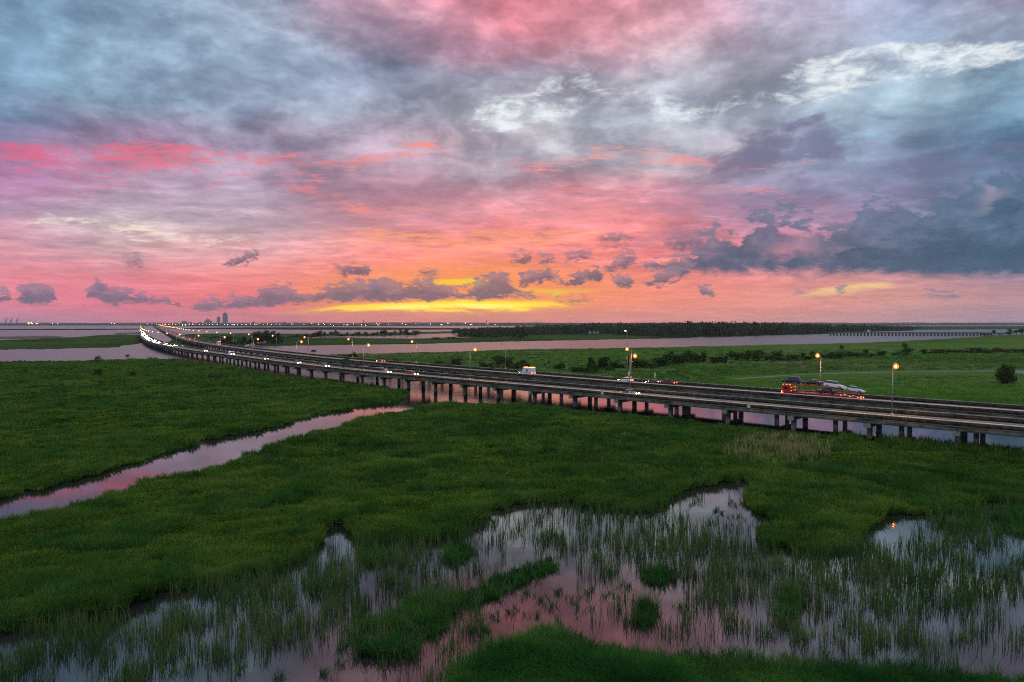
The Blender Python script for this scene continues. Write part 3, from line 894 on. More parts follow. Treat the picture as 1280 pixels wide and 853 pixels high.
land('coast', [(-700, 404.9), (200, 404.9), (620, 404.9), (1900, 404.9), (1900, 406.4), (1280, 406.6), (1080, 407.0), (900, 407.0), (640, 407.4), (560, 407.4), (500, 407.6), (420, 408.0), (330, 408.2), (240, 408.0), (200, 407.6), (150, 407.0), (0, 407.2), (-700, 407.2)], G_wood, 1.0, seed=22)
# narrow creek across the meadow
CREEK = [(912, 474.2), (930, 472.6), (960, 470.6), (1010, 467.6), (1060, 466.0), (1140, 464.6), (1236, 463.6), (1290, 463.4), (XR, 464.5), (XR, 470), (1300, 467.6), (1276, 467.2), (1262, 464.3), (1140, 465.2), (1060, 466.7), (1010, 468.3), (960, 471.3), (930, 473.4)]
cp_ = shore(CREEK, 0.2, 4.0, 30)
cw = at(cp_[:, 0], cp_[:, 1], 0.36)
tri = tessellate_polygon([[Vector(p) for p in cw]])
ck = link_mesh('creek_water', np_mesh('creek_water', cw, None, np.array([(t[0], t[2], t[1]) for t in tri]), [wm]))
tag(ck, kind='structure')
# low hills on the horizon
for i, (x0, x1, yb, Y, h) in enumerate([(-900, 230, 405.3, 11500, 17), (150, 900, 405.2, 12500, 22), (560, 1300, 405.4, 10500, 20), (1150, 2000, 405.3, 11000, 17), (-500, 1800, 405.0, 16500, 30)]):
    n = 260
    px = np.linspace(x0, x1, n)
    X = (px - 640) / F * Y
    hh = h * (0.75 + 0.5 * vnoise(px / 60, 50 + i) + 0.35 * vnoise(px / 9, 60 + i) + 0.22 * vnoise(px / 2.7, 70 + i)) * np.clip(np.minimum(px - x0, x1 - px) / 60, 0.05, 1)
    prof_ = [(-160, -1 + 0 * hh), (-110, 0.85 * hh), (0, hh), (300, 0.7 * hh), (500, -1 + 0 * hh)]
    v = np.concatenate([np.c_[X, np.full(n, Y + d), z] for d, z in prof_])
    q = []
    for r_ in range(len(prof_) - 1):
        a = np.arange(n - 1) + r_ * n
        q.append(np.c_[a, a + 1, a + 1 + n, a + n])
    tag(link_mesh('hills', np_mesh('hills', v, np.concatenate(q), None, [G_wood])), kind='structure')
# ================================================================== the two road bridges
Z_TOP, Z_ROAD, Z_GIRD, Z_CAP = 6.0, 5.15, 4.12, 3.25
DECK_W = 12.0


def smooth_curve(pix, step=15.0, extend=140.0):
    p = at(np.array([a for a, b in pix]), np.array([b for a, b in pix]), Z_TOP)[:, :2]
    d0 = (p[0] - p[1]) / np.linalg.norm(p[0] - p[1])
    p = np.r_[[p[0] + d0 * extend], p]
    # dense Catmull-Rom, then resample at even steps
    q = []
    P_ = np.r_[[2 * p[0] - p[1]], p, [2 * p[-1] - p[-2]]]
    for i in range(1, len(P_) - 2):
        a, b, c, d = P_[i - 1], P_[i], P_[i + 1], P_[i + 2]
        for t in np.linspace(0, 1, 24, endpoint=False):
            q.append(0.5 * (2 * b + (c - a) * t + (2 * a - 5 * b + 4 * c - d) * t * t + (3 * b - a - 3 * c + d) * t ** 3))
    q.append(p[-1]); q = np.array(q)
    s = np.r_[0, np.cumsum(np.linalg.norm(np.diff(q, axis=0), axis=1))]
    S = np.arange(0, s[-1], step)
    out_ = np.c_[np.interp(S, s, q[:, 0]), np.interp(S, s, q[:, 1])]
    # iron out the tracing noise, keep the first (straight) stretch
    for _ in range(12):
        k = out_.copy()
        k[1:-1] = 0.25 * out_[:-2] + 0.5 * out_[1:-1] + 0.25 * out_[2:]
        out_ = k
    return out_


class Road:
    def __init__(self, pix):
        self.p = smooth_curve(pix)
        d = np.gradient(self.p, axis=0)
        self.d = d / np.linalg.norm(d, axis=1)[:, None]
        self.n = np.c_[self.d[:, 1], -self.d[:, 0]]        # towards the far side of the deck
        self.s = np.r_[0, np.cumsum(np.linalg.norm(np.diff(self.p, axis=0), axis=1))]

    def pt(self, s, lat, z):
        x = np.interp(s, self.s, self.p[:, 0]); y = np.interp(s, self.s, self.p[:, 1])
        nx = np.interp(s, self.s, self.n[:, 0]); ny = np.interp(s, self.s, self.n[:, 1])
        return np.array([x + nx * lat, y + ny * lat, z])

    def yaw(self, s):
        return math.atan2(np.interp(s, self.s, self.d[:, 1]), np.interp(s, self.s, self.d[:, 0]))

    def s_at(self, px, lat=0.0, z=Z_TOP, smax=900.0):
        S = np.arange(0, smax, 0.5)
        q = np.array([self.pt(s, lat, z) for s in S])
        u, _ = to_pix(q[:, 0], q[:, 1], q[:, 2])
        return float(S[np.argmin(np.abs(u - px))])

    def strip(self, sect, s0=None, s1=None, gap=0.0, i0=0, i1=None):
        """sweep a closed lateral/height section along the deck, span by span"""
        i1 = len(self.p) if i1 is None else i1
        sect = np.array(sect, float); k = len(sect)
        if gap == 0:
            idx = np.arange(i0, i1)
            v = np.concatenate([np.c_[self.p[i] + self.n[i] * sect[:, :1], sect[:, 1]] for i in idx])
            q = []
            for r_ in range(len(idx) - 1):
                a = np.arange(k) + r_ * k; b = (np.arange(k) + 1) % k + r_ * k
                q.append(np.c_[a, b, b + k, a + k])
            return v, np.concatenate(q)
        v = []; q = []; base_ = 0
        for i in range(i0, i1 - 1):
            for j, sg in ((i, gap), (i + 1, -gap)):
                v.append(np.c_[self.p[j] + self.d[j] * sg + self.n[j] * sect[:, :1], sect[:, 1]])
            a = np.arange(k) + base_; b = (np.arange(k) + 1) % k + base_
            q.append(np.c_[a, b, b + k, a + k])
            if k == 4:
                q.append(np.array([[base_ + 3, base_ + 2, base_ + 1, base_], [base_ + 4, base_ + 5, base_ + 6, base_ + 7]]))
            base_ += 2 * k
        return np.concatenate(v), np.concatenate(q)


NEAR_PIX = [(1280, 534.3), (1116, 521.2), (960, 507.6), (778, 491.6), (640, 479.5), (520, 469.4), (420, 460.7), (363, 453.6), (322.6, 448.2), (282, 443), (254, 439.6), (226, 435.8), (208, 432.6), (194, 429.6), (184, 426.4), (178, 423), (175, 419), (174.2, 414.5), (175, 410), (176.5, 407.3)]
FAR_PIX = [(1280, 514.4), (1180, 507), (1116, 501.9), (940, 489.4), (860, 484.0), (740, 474.4), (620, 464.8), (480, 453.8), (420, 448.9), (363, 443), (322.6, 438.5), (282, 433.4), (254, 429.2), (231, 424.6), (220, 420.8), (210.6, 416.6), (201, 412), (194.7, 409), (191, 407.2)]
near_road, far_road = Road(NEAR_PIX), Road(FAR_PIX)


def concrete_face(name):
    """barrier: dark weathered faces, lamplight painted in as a pale top, by the direction each face looks"""
    m = bpy.data.materials.new(name)
    return m


def make_bridge(name, road, label, skew):
    root = empty(name, (*road.p[0], 0))
    inv = Matrix.Translation(Vector((-road.p[0][0], -road.p[0][1], 0)))
    off = np.array([road.p[0][0], road.p[0][1], 0])

    def part(nm, vq, mat, parent=root):
        v, q = vq
        return link_mesh(nm, np_mesh(nm, v - off, q, None, [mat] if not isinstance(mat, list) else mat), parent)

    part('deck', road.strip([(0.0, Z_ROAD), (DECK_W, Z_ROAD), (DECK_W, Z_ROAD - 0.22), (0.0, Z_ROAD - 0.22)]), M['asphalt'])
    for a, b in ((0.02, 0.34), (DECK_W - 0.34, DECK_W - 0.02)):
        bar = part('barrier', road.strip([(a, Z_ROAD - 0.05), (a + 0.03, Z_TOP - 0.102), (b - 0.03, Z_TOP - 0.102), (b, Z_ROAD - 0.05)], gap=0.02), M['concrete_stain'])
        part('coping', road.strip([(a - 0.03, Z_TOP - 0.10), (a - 0.03, Z_TOP + 0.08), (b + 0.03, Z_TOP + 0.08), (b + 0.03, Z_TOP - 0.10)], gap=0.02), M['concrete_top'] if a < 1 else M['concrete'], bar)  # near-side coping: lamplight painted in as a paler, warmer tone; far side plain
    for g in (0.35, 4.0, 7.9, DECK_W - 0.8):
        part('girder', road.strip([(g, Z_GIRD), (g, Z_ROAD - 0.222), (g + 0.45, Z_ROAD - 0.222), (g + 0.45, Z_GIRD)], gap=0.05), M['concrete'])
    for nm, lat, wd, mt in (('edge_line', 1.0, 0.16, 'paint_y' if road is near_road else 'paint_y'), ('edge_line', DECK_W - 1.9, 0.16, 'paint_w')):
        part(nm, road.strip([(lat, Z_ROAD + 0.004), (lat + wd, Z_ROAD + 0.004), (lat + wd, Z_ROAD + 0.001), (lat, Z_ROAD + 0.001)]), M[mt])
    # broken lane line
    dash = MB().box((0, 0, 0), (3.2, 0.17, 0.003)).mesh('lane_marking', M['paint_w'])
    for s_ in np.arange(5, 900, 12.0):
        q = road.pt(s_, 5.4, Z_ROAD + 0.004) - off
        o = link_mesh('lane_marking', dash, root, tuple(q))
        o.rotation_euler = (0, 0, road.yaw(s_))
    # piers
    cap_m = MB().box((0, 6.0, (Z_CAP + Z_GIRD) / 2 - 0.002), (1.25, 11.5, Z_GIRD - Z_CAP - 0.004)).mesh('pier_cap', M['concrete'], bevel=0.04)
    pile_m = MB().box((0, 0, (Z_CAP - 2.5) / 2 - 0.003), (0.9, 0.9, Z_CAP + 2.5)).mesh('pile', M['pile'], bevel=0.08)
    rest = MB()
    for i in range(1, len(road.p) - 1):
        x, y = road.p[i]
        rz = math.atan2(road.n[i][1], road.n[i][0]) - math.pi / 2
        if i <= 96:
            pr = link_mesh('pier', cap_m, root)
            pr.location = (x - off[0], y - off[1], 0); pr.rotation_euler = (0, 0, rz)
            if i <= 50:
                for lt in (2.3, 8.9):
                    pl = link_mesh('pile', pile_m, pr)
                    pl.location = (0, lt, 0)
            else:
                for lt in (2.3, 8.9):
                    pt_ = np.array([x, y]) + road.n[i] * lt - off[:2]
                    rest.box((pt_[0], pt_[1], 0.37), (0.9, 0.9, 5.75), rz)
        else:
            c = np.array([x, y]) + road.n[i] * 6 - off[:2]
            rest.box((c[0], c[1], (Z_CAP + Z_GIRD) / 2), (1.25, 11.5, Z_GIRD - Z_CAP), rz)
            for lt in (2.3, 8.9):
                pt_ = np.array([x, y]) + road.n[i] * lt - off[:2]
                rest.box((pt_[0], pt_[1], 0.37), (0.9, 0.9, 5.75), rz)
    ro = rest.build('far_piling', M['pile'], root)
    ro['kind'] = 'stuff'
    tag(root, label, 'bridge', 'parallel highway bridges over the marsh')
    return root


near_bridge = make_bridge('highway_bridge', near_road, 'long low concrete highway bridge nearest the reed marsh, carrying cars with headlights on', 0)
far_bridge = make_bridge('highway_bridge', far_road, 'second long concrete highway bridge, behind the first, carrying the car transporter away', 0)

# ------------------------------------------------------------------ street lamps
def lamp_proto(lit):
    root = empty('street_lamp')
    MB().box((0, 0, 0.25), (0.42, 0.42, 0.5), taper=0.8).build('base', M['concrete_top'], root, bevel=0.03)
    MB().tube([(0, 0, 0.4), (0, 0, 5), (0, 0, 9.2)], [0.115, 0.095, 0.07], 8).build('pole', M['steel'], root, True)
    MB().tube([(0, 0, 9.15), (0.25, 0, 9.5), (0.9, 0, 9.85), (1.9, 0, 10.0)], [0.06, 0.055, 0.05, 0.045], 6).build('arm', M['steel'], root, True)
    hd = MB().box((2.2, 0, 10.02), (0.8, 0.5, 0.16), taper=0.7).build('lamp_head', M['steel'], root, bevel=0.04)
    ln = MB()
    rad = 0.52 if lit else 0.24  # lit globe swollen so its shape stands in for the halo
    zc = 9.93 - rad
    rings = []
    for k in range(9):
        a = math.pi / 2 - math.pi * k / 8
        q = max(math.cos(a), 0.02)
        rings.append([(2.25 + rad * q * math.cos(t), rad * q * math.sin(t), zc + rad * math.sin(a)) for t in [2 * math.pi * j / 14 for j in range(14)]])
    ln.quadstrip(rings)
    gl = ln.build('lens', M['amber'] if lit else M['unlit'], hd, True)
    if lit:
        bu = MB()
        bu.quadstrip([[(2.25 + (x - 2.25) * 0.30, y * 0.30, zc + (z - zc) * 0.36) for x, y, z in r_] for r_ in rings])
        bu.build('bulb', M['bulb'], hd, True)
    return root


lamp_lit = lamp_proto(True)
lamp_off = lamp_proto(False)
lampl = bpy.data.lights.new('sodium_light', 'SPOT')
lampl.spot_size = R(148)
lampl.spot_blend = 0.5
lampl.energy = 2600.0
lampl.color = (1.0, 0.42, 0.08)
lampl.shadow_soft_size = 0.9
ORD = ['first', 'second', 'third', 'fourth', 'fifth', 'sixth', 'seventh', 'eighth', 'ninth', 'tenth', 'eleventh', 'twelfth', 'thirteenth', 'fourteenth', 'fifteenth', 'sixteenth']


def place_lamps(road, px0, lat, toward, which, off_at, spacing=60.0):
    s0 = road.s_at(px0, lat, Z_TOP)
    S = np.arange(s0 - 60, 3300, spacing)
    first = True
    n = 0
    for s in S:
        p = road.pt(s, lat, Z_TOP + 0.05)
        u, v = to_pix(*p)
        if u > 1300 or s < 0: continue
        src = lamp_off if n == off_at else lamp_lit
        r_ = copy_tree(src)
        r_.location = p
        nx, ny = np.interp(s, road.s, road.n[:, 0]), np.interp(s, road.s, road.n[:, 1])
        r_.rotation_euler = (0, 0, math.atan2(ny, nx) + (0 if toward > 0 else math.pi))
        if n == off_at:
            lb = 'dark unlit street lamp among the lit ones on the %s bridge' % which
        elif n < len(ORD):
            lb = '%s lamp post from the right along the %s bridge, amber light lit' % (ORD[n], which)
        else:
            lb = 'tiny amber street lamp far off along the %s bridge near the city' % which
        tag(r_, lb, 'street lamp', 'amber street lamps on the %s bridge' % which)
        if n != off_at and n < 8:
            lo = bpy.data.objects.new('sodium_light', lampl)
            COL.objects.link(lo); lo.parent = r_; lo.location = (2.25, 0, 8.6)
        n += 1


place_lamps(near_road, 1116, 0.18, +1, 'nearer', -1)
place_lamps(far_road, 1026, DECK_W - 0.18, -1, 'farther', 2)
for proto in (lamp_lit, lamp_off):
    for ch in list(proto.children_recursive): bpy.data.objects.remove(ch)
    bpy.data.objects.remove(proto)
# ================================================================== grass, reeds
def blade_mesh(name, base, h, w, lean_dir, lean, mat, tint, face_dir=None):
    """curved two-segment blades: base (n,3), everything else (n,)"""
    n = len(base)
    fd = rng.uniform(0, 2 * math.pi, n) if face_dir is None else face_dir
    wx_, wy_ = np.cos(fd) * w * 0.5, np.sin(fd) * w * 0.5
    lx, ly = np.cos(lean_dir), np.sin(lean_dir)
    V = np.empty((n, 5, 3))
    for k, (t, ww) in enumerate(((0.0, 1.0), (0.55, 0.8))):
        c = base + np.c_[lx * h * lean * t * t, ly * h * lean * t * t, h * t * (1 - 0.10 * lean * t)]
        V[:, 2 * k] = c - np.c_[wx_ * ww, wy_ * ww, 0 * h]
        V[:, 2 * k + 1] = c + np.c_[wx_ * ww, wy_ * ww, 0 * h]
    V[:, 4] = base + np.c_[lx * h * lean, ly * h * lean, h * (1 - 0.28 * lean)]
    i = np.arange(n)[:, None] * 5
    quads = i + np.array([[0, 1, 3, 2]]); tris = i + np.array([[2, 3, 4]])
    return np_mesh(name, V.reshape(-1, 3), quads, tris, [mat], {'tint': np.repeat(tint, 5)})


def scatter(poly_pix, density, yfun=None, extra=None):
    """random photo pixels inside an outline (even in the picture: fewer, larger tufts far away)"""
    p = np.asarray(poly_pix)
    x0, x1 = max(p[:, 0].min(), -60), min(p[:, 0].max(), 1340)
    y0, y1 = p[:, 1].min(), min(p[:, 1].max(), 925)
    n = int((x1 - x0) * (y1 - y0) * density)
    x = rng.uniform(x0, x1, n); y = rng.uniform(y0, y1, n)
    k = inside(x, y, p)
    return x[k], y[k]


def tufts(name, px, py, mat, per, hgt, spread, zbase, wpx=0.9, wmin=0.02, lean=(0.15, 0.7), hnoise=True, label=None, grow=0.0, kind='stuff'):
    w = at(px, py, zbase)
    n = len(w)
    dist = w[:, 1]
    hm = np.ones(n)
    if hnoise:
        hm = 0.50 + 1.25 * np.clip((fbm2(w[:, 0] / 9.0, w[:, 1] / 9.0, 5) - 0.28) * 2.2, 0, 1) * np.clip((fbm2(w[:, 0] / 3.4, w[:, 1] / 3.4, 8, 3) - 0.18) * 1.7, 0.05, 1.2)
    tint = np.clip(0.5 + 1.5 * (fbm2(w[:, 0] / 4.0, w[:, 1] / 4.0, 15) - 0.5) + rng.normal(0, 0.24, n), 0, 1)
    rep_ = np.repeat(np.arange(n), per)
    N = len(rep_)
    sc = np.clip(dist / 90.0, 0.7, 4.0) ** 0.6
    ang_ = rng.uniform(0, 2 * math.pi, N)
    rr = np.sqrt(rng.random(N)) * spread * sc[rep_]
    b = w[rep_].copy()
    b[:, 0] += np.cos(ang_) * rr; b[:, 1] += np.sin(ang_) * rr
    b[:, 2] -= 0.05
    h = hgt * hm[rep_] * rng.uniform(0.55, 1.15, N) * (1 + grow * (sc[rep_] - 1))
    ww = np.maximum(wmin, wpx * dist[rep_] / 682.0) * rng.uniform(0.6, 1.25, N)
    ld = ang_ + rng.normal(0, 0.6, N)
    ln = rng.uniform(lean[0], lean[1], N)
    t_ = np.clip(tint[rep_] + rng.normal(0, 0.10, N), 0, 1)
    o = link_mesh(name, blade_mesh(name, b, h, ww, ld, ln, mat, t_))
    tag(o, label, None, None, kind)
    return o


GR_a = grass_mat('marsh_grass', (0.028, 0.073, 0.012), (0.064, 0.142, 0.021), (0.124, 0.203, 0.033), 0.035)
GR_b = grass_mat('front_grass', (0.012, 0.06, 0.014), (0.03, 0.112, 0.02), (0.08, 0.185, 0.034), 0.09)
GR_r = grass_mat('reed_stalks', (0.036, 0.076, 0.028), (0.066, 0.126, 0.036), (0.125, 0.16, 0.058), 0.12)
GR_d = grass_mat('dry_reeds', (0.15, 0.155, 0.06), (0.25, 0.235, 0.10), (0.36, 0.32, 0.15), 0.3)
GR_f = grass_mat('meadow_grass', (0.038, 0.086, 0.020), (0.064, 0.136, 0.024), (0.120, 0.152, 0.050), 0.012)
GR_m = grass_mat('mown_meadow', (0.043, 0.130, 0.017), (0.072, 0.187, 0.020), (0.122, 0.238, 0.035), 0.02)

# near marsh between the creek and the pond
x, y = scatter(NEAR_P, 0.30)
tufts('marsh_grass', x, y, GR_a, 9, 0.95, 0.62, 0.2, label='dense green marsh grass between the creek and the pond')
# taller reeds at the pond's rim and at the creek bank
ex = np.concatenate([NEAR_P[:, 0], NEAR_P[:, 0]]); ey = np.concatenate([NEAR_P[:, 1], NEAR_P[:, 1]])
k = (ex > -60) & (ex < 1340)
ex, ey = np.repeat(ex[k], 6), np.repeat(ey[k], 6)
ex = ex + rng.normal(0, 5, len(ex)); ey = ey - np.abs(rng.normal(0, 5, len(ey))) * (ey > 590) + np.abs(rng.normal(0, 2.5, len(ey))) * (ey < 590)
k = inside(ex, ey, NEAR_P)
tufts('bank_reeds', ex[k], ey[k], GR_a, 9, 1.15, 0.5, 0.15, label='taller green reeds fringing the near marsh and pond rim')
# yellow green low leafy patches, taller dark clumps and dead stalks break the sward up
GR_l = grass_mat('leafy_cover', (0.040, 0.090, 0.010), (0.075, 0.145, 0.014), (0.130, 0.190, 0.022), 0.2)
GR_k = grass_mat('tall_reeds', (0.021, 0.071, 0.014), (0.041, 0.124, 0.021), (0.076, 0.172, 0.030), 0.2)
GR_x = grass_mat('dead_stalks', (0.05, 0.042, 0.02), (0.09, 0.075, 0.035), (0.15, 0.125, 0.06), 0.3)
for poly_, zb, tg in ((NEAR_P, 0.2, 'near marsh'), (LEFT_P, 0.28, 'marsh beyond the creek')):
    x, y = scatter(poly_, 0.16)
    k = y > 458
    x, y = x[k], y[k]
    wq = at(x, y, zb)
    f1 = fbm2(wq[:, 0] / 11.0 + 3, wq[:, 1] / 11.0, 91, 4); f2 = fbm2(wq[:, 0] / 6.0, wq[:, 1] / 6.0 + 9, 95, 4)
    k = f1 > 0.53
    tufts('leafy_cover', x[k], y[k], GR_l, 8, 0.95, 0.6, zb, wpx=1.5, wmin=0.08, lean=(0.5, 1.3), label='yellow green leafy plants among the grass of the ' + tg)
    k = f2 > 0.60
    tufts('tall_reeds', x[k], y[k], GR_k, 9, 1.45, 0.42, zb, hnoise=False, wpx=0.8, lean=(0.05, 0.55), label='taller dark green reed clumps standing in the ' + tg)
    k = rng.random(len(x)) < 0.05
    tufts('dead_stalks', x[k], y[k], GR_x, 3, 1.5, 0.25, zb, hnoise=False, wpx=0.45, lean=(0.0, 0.3), label='thin dead brown stalks in the ' + tg)
# left marsh
x, y = scatter(LEFT_P, 0.34)
k = y > 455
tufts('marsh_grass', x[k], y[k], GR_a, 7, 0.8, 0.6, 0.28, label='dense green marsh grass beyond the creek')
ex, ey = np.repeat(LEFT_P[:, 0], 7), np.repeat(LEFT_P[:, 1], 7)
ex = ex + rng.normal(0, 6, len(ex)); ey = ey + rng.normal(0, 1, len(ey)) * np.clip((ey - HOR) / 30, 0.1, 5)
k = inside(ex, ey, LEFT_P) & (ex > -60)
tufts('bank_reeds', ex[k], ey[k], GR_a, 8, 1.3, 0.5, 0.25, label='taller dark green reeds along the far bank of the creek')
# meadow behind the bridges
x, y = scatter(RIGHT_P, 0.30)
k = (y > 436) & ~inside(x, y, np.array([(905, 476), (1060, 469), (1300, 470), (1300, 461), (1060, 464), (905, 472)]))
low_ = k & (y > np.interp(x, [880, 960, 1060, 1300], [480, 471, 467, 466]))
k &= ~low_
tufts('low_meadow_grass', x[low_], y[low_], GR_m, 6, 0.5, 0.7, 0.33, label='vivid green low meadow grass right behind the farther bridge', grow=0.15)
tufts('meadow_grass', x[k], y[k], GR_f, 6, 0.7, 0.7, 0.33, label='olive green meadow grass behind the bridges', grow=0.15)

# front grass, lower right
x, y = scatter(LOW_P, 0.20)
x = np.r_[x, np.repeat(LOW_P[:, 0], 5) + rng.normal(0, 9, 5 * len(LOW_P))]; y = np.r_[y, np.repeat(LOW_P[:, 1], 5) + rng.normal(0, 7, 5 * len(LOW_P))]
k = (y < 925) & (x > 540) & (x < 1340)
x, y = x[k], y[k]
tufts('front_grass', x, y, GR_b, 13, 1.45, 0.34, 0.05, wpx=0.8, lean=(0.1, 1.1), label='dark green grass bank at the front edge')
for i, p in enumerate(ISLETS):
    x, y = scatter(shore(p, 0.4, 2.0, 20 + i), 0.16)
    rim = shore(p, 0.4, 2.0, 20 + i)
    x = np.r_[x, rim[::2, 0]] + rng.normal(0, 3.0, len(x) + len(rim[::2])); y = np.r_[y, rim[::2, 1]] + rng.normal(0, 2.2, len(y) + len(rim[::2]))
    wv = at(x, y, 0.0)
    q = fbm2(wv[:, 0] / 1.6, wv[:, 1] / 2.0, 70 + i) > 0.36
    x, y = x[q], y[q]
    tufts('islet_grass', x, y, GR_b, 13, 1.25, 0.28, 0.0, wpx=0.55, lean=(0.1, 1.15), label='green grass tuft islet in the pond')

sxx = np.concatenate([np.array(p)[:, 0] for p in ISLETS] * 4 + [LOW_P[:, 0]] * 2); syy = np.concatenate([np.array(p)[:, 1] for p in ISLETS] * 4 + [LOW_P[:, 1]] * 2)
k = (syy < 860)
sxx, syy = sxx[k] + rng.normal(0, 7, k.sum()), syy[k] + rng.normal(0, 5, k.sum())
tufts('stray_stems', sxx, syy, GR_r, 5, 1.7, 0.3, 0.0, hnoise=False, wpx=0.45, lean=(0.0, 0.9), label='stray bent stems round the islets and the front bank')
# reeds standing in the water
POND = [(-60, 770), (110, 765), (205, 728), (335, 712), (390, 690), (415, 652), (450, 670), (590, 652), (650, 628), (745, 630), (806, 640), (845, 616), (940, 600), (945, 640), (968, 655), (1010, 690), (1066, 690), (1130, 655), (1280, 630), (1340, 632), (1340, 850), (1040, 812), (740, 790), (690, 772), (600, 800), (575, 860), (-60, 860)]
x, y = scatter(np.array(POND), 0.15)
w_ = at(x, y, 0.0)
cl = 0.5 * fbm2(w_[:, 0] / 3.2, w_[:, 1] / 2.2, 31, 5) + 0.5 * fbm2(w_[:, 0] / 0.9, w_[:, 1] / 1.3, 37, 2)
big = fbm2(w_[:, 0] / 14.0, w_[:, 1] / 10.0, 41, 3)


def patch(cx, cy, rx, ry):
    return np.exp(-(((x - cx) / rx) ** 2 + ((y - cy) / ry) ** 2))


den_ = 0.31 + 0.10 * patch(60, 800, 260, 70) + 0.06 * patch(420, 740, 140, 60) + 0 * x
den_ += 0.42 * patch(480, 720, 110, 60) + 0.40 * patch(300, 770, 170, 60) + 0.25 * patch(90, 810, 160, 60)
den_ += 0.48 * patch(690, 655, 90, 40) + 0.55 * patch(810, 680, 120, 45) + 0.55 * patch(1000, 720, 140, 60) + 0.50 * patch(1180, 700, 130, 60) + 0.35 * patch(1150, 790, 170, 50)
den_ -= 0.36 * patch(700, 760, 120, 45) + 0.45 * patch(640, 725, 60, 26) + 0.5 * patch(900, 630, 55, 34) + 0.28 * patch(640, 640, 30, 30) + 0.4 * patch(720, 705, 60, 24) + 0.3 * patch(1060, 655, 30, 20) + 1.3 * patch(1121, 660, 26, 20) + 0.30 * patch(420, 840, 60, 30) + 0.3 * patch(810, 745, 70, 22)
den_ += 0.9 * (big - 0.5)
rim_y = np.interp(x, *np.array(sorted([(a, b) for a, b in near_low if 0 < a < 1300])).T)
den_ += 0.5 * np.exp(-np.abs(y - rim_y) / 7.0) * (np.abs(x - 1121) > 26)
den_[(np.abs(x - 1120) < 11) & (y < 680)] = -5
keep = (cl - 0.5) * 4.2 + den_ - 0.46 > rng.random(len(x)) * 0.95
x, y = x[keep], y[keep]
w_ = at(x, y, -0.05)
n = len(w_)
tint = np.clip(0.5 + 1.0 * (fbm2(w_[:, 0] / 2.0, w_[:, 1] / 2.0, 55) - 0.5) + rng.normal(0, 0.2, n), 0, 1)
rep_ = np.repeat(np.arange(n), 3)
N = len(rep_)
b = w_[rep_] + np.c_[rng.normal(0, 0.13, (N, 2)), np.zeros(N)]
h = rng.uniform(0.6, 1.9, N) * (0.75 + 0.6 * fbm2(b[:, 0] / 5, b[:, 1] / 5, 61))
o = link_mesh('pond_reeds', blade_mesh('pond_reeds', b, h, np.maximum(0.035, 0.62 * b[:, 1] / 682) * rng.uniform(0.6, 1.2, N), rng.uniform(0, 2 * math.pi, N), np.abs(rng.normal(0.12, 0.22, N)), GR_r, np.clip(tint[rep_] + rng.normal(0, 0.1, N), 0, 1)))
tag(o, 'thin dark green reeds standing apart in the shallow pond', None, None, 'stuff')
# loose grass sprays in the open water
sp = [(700, 742), (715, 752), (735, 740), (730, 765), (690, 760), (660, 745), (745, 700), (765, 715), (760, 742), (780, 735), (895, 640), (925, 650), (918, 632), (870, 628), (640, 765), (620, 772), (590, 790), (610, 790), (540, 800), (560, 812), (430, 810), (425, 830), (400, 845), (350, 850), (300, 838), (215, 842), (665, 772), (680, 752), (850, 760), (900, 755), (1010, 800), (960, 795), (1100, 800), (1205, 800)]
sx = np.repeat([a for a, b_ in sp], 7) + rng.normal(0, 5, 7 * len(sp)); sy = np.repeat([b_ for a, b_ in sp], 7) + rng.normal(0, 3, 7 * len(sp))
tufts('grass_sprays', sx, sy, GR_b, 9, 0.8, 0.14, -0.03, wpx=0.5, lean=(0.3, 1.1), hnoise=False, label='loose grass sprays poking out of the open pond water')
# pale dry patch below the bridge
dx_ = rng.uniform(905, 1040, 420); dy__ = rng.uniform(548, 584, 420)
k = ((dx_ - 972) / 62) ** 2 + ((dy__ - 565) / 17) ** 2 < rng.uniform(0.1, 1.5, 420)
tufts('dry_reeds', dx_[k], dy__[k], GR_d, 8, 2.1, 0.4, 0.2, hnoise=False, wpx=0.55, lean=(0.05, 0.35), label='pale straw coloured reeds in the near marsh below the bridge')
# dark reed clumps between the piles at the right
nbx = rng.uniform(560, 1300, 1100)
nby = np.interp(nbx, *np.array([(a, b) for a, b in near_top if a > 500]).T) + np.abs(rng.normal(0, 3.5, 1100)) + 0.5
tufts('bank_reeds', nbx, nby, GR_b, 9, 1.15, 0.6, 0.15, label='darker green reeds along the bank in front of the bridge piles')
bx = np.concatenate([rng.normal(c, s_, int(n_)) for c, s_, n_ in ((1062, 9, 40), (1122, 12, 60), (1160, 8, 40), (1185, 7, 20), (1215, 12, 70), (1250, 10, 60), (1275, 8, 40))])
by = np.interp(bx, [1000, 1100, 1180, 1280], [548, 556, 563, 575]) + rng.normal(0, 2.0, len(bx))
tufts('bank_reeds', bx, by, GR_a, 10, 2.3, 0.6, 0.1, hnoise=False, lean=(0.1, 0.5), label='tall dark reed clumps at the bridge piles')

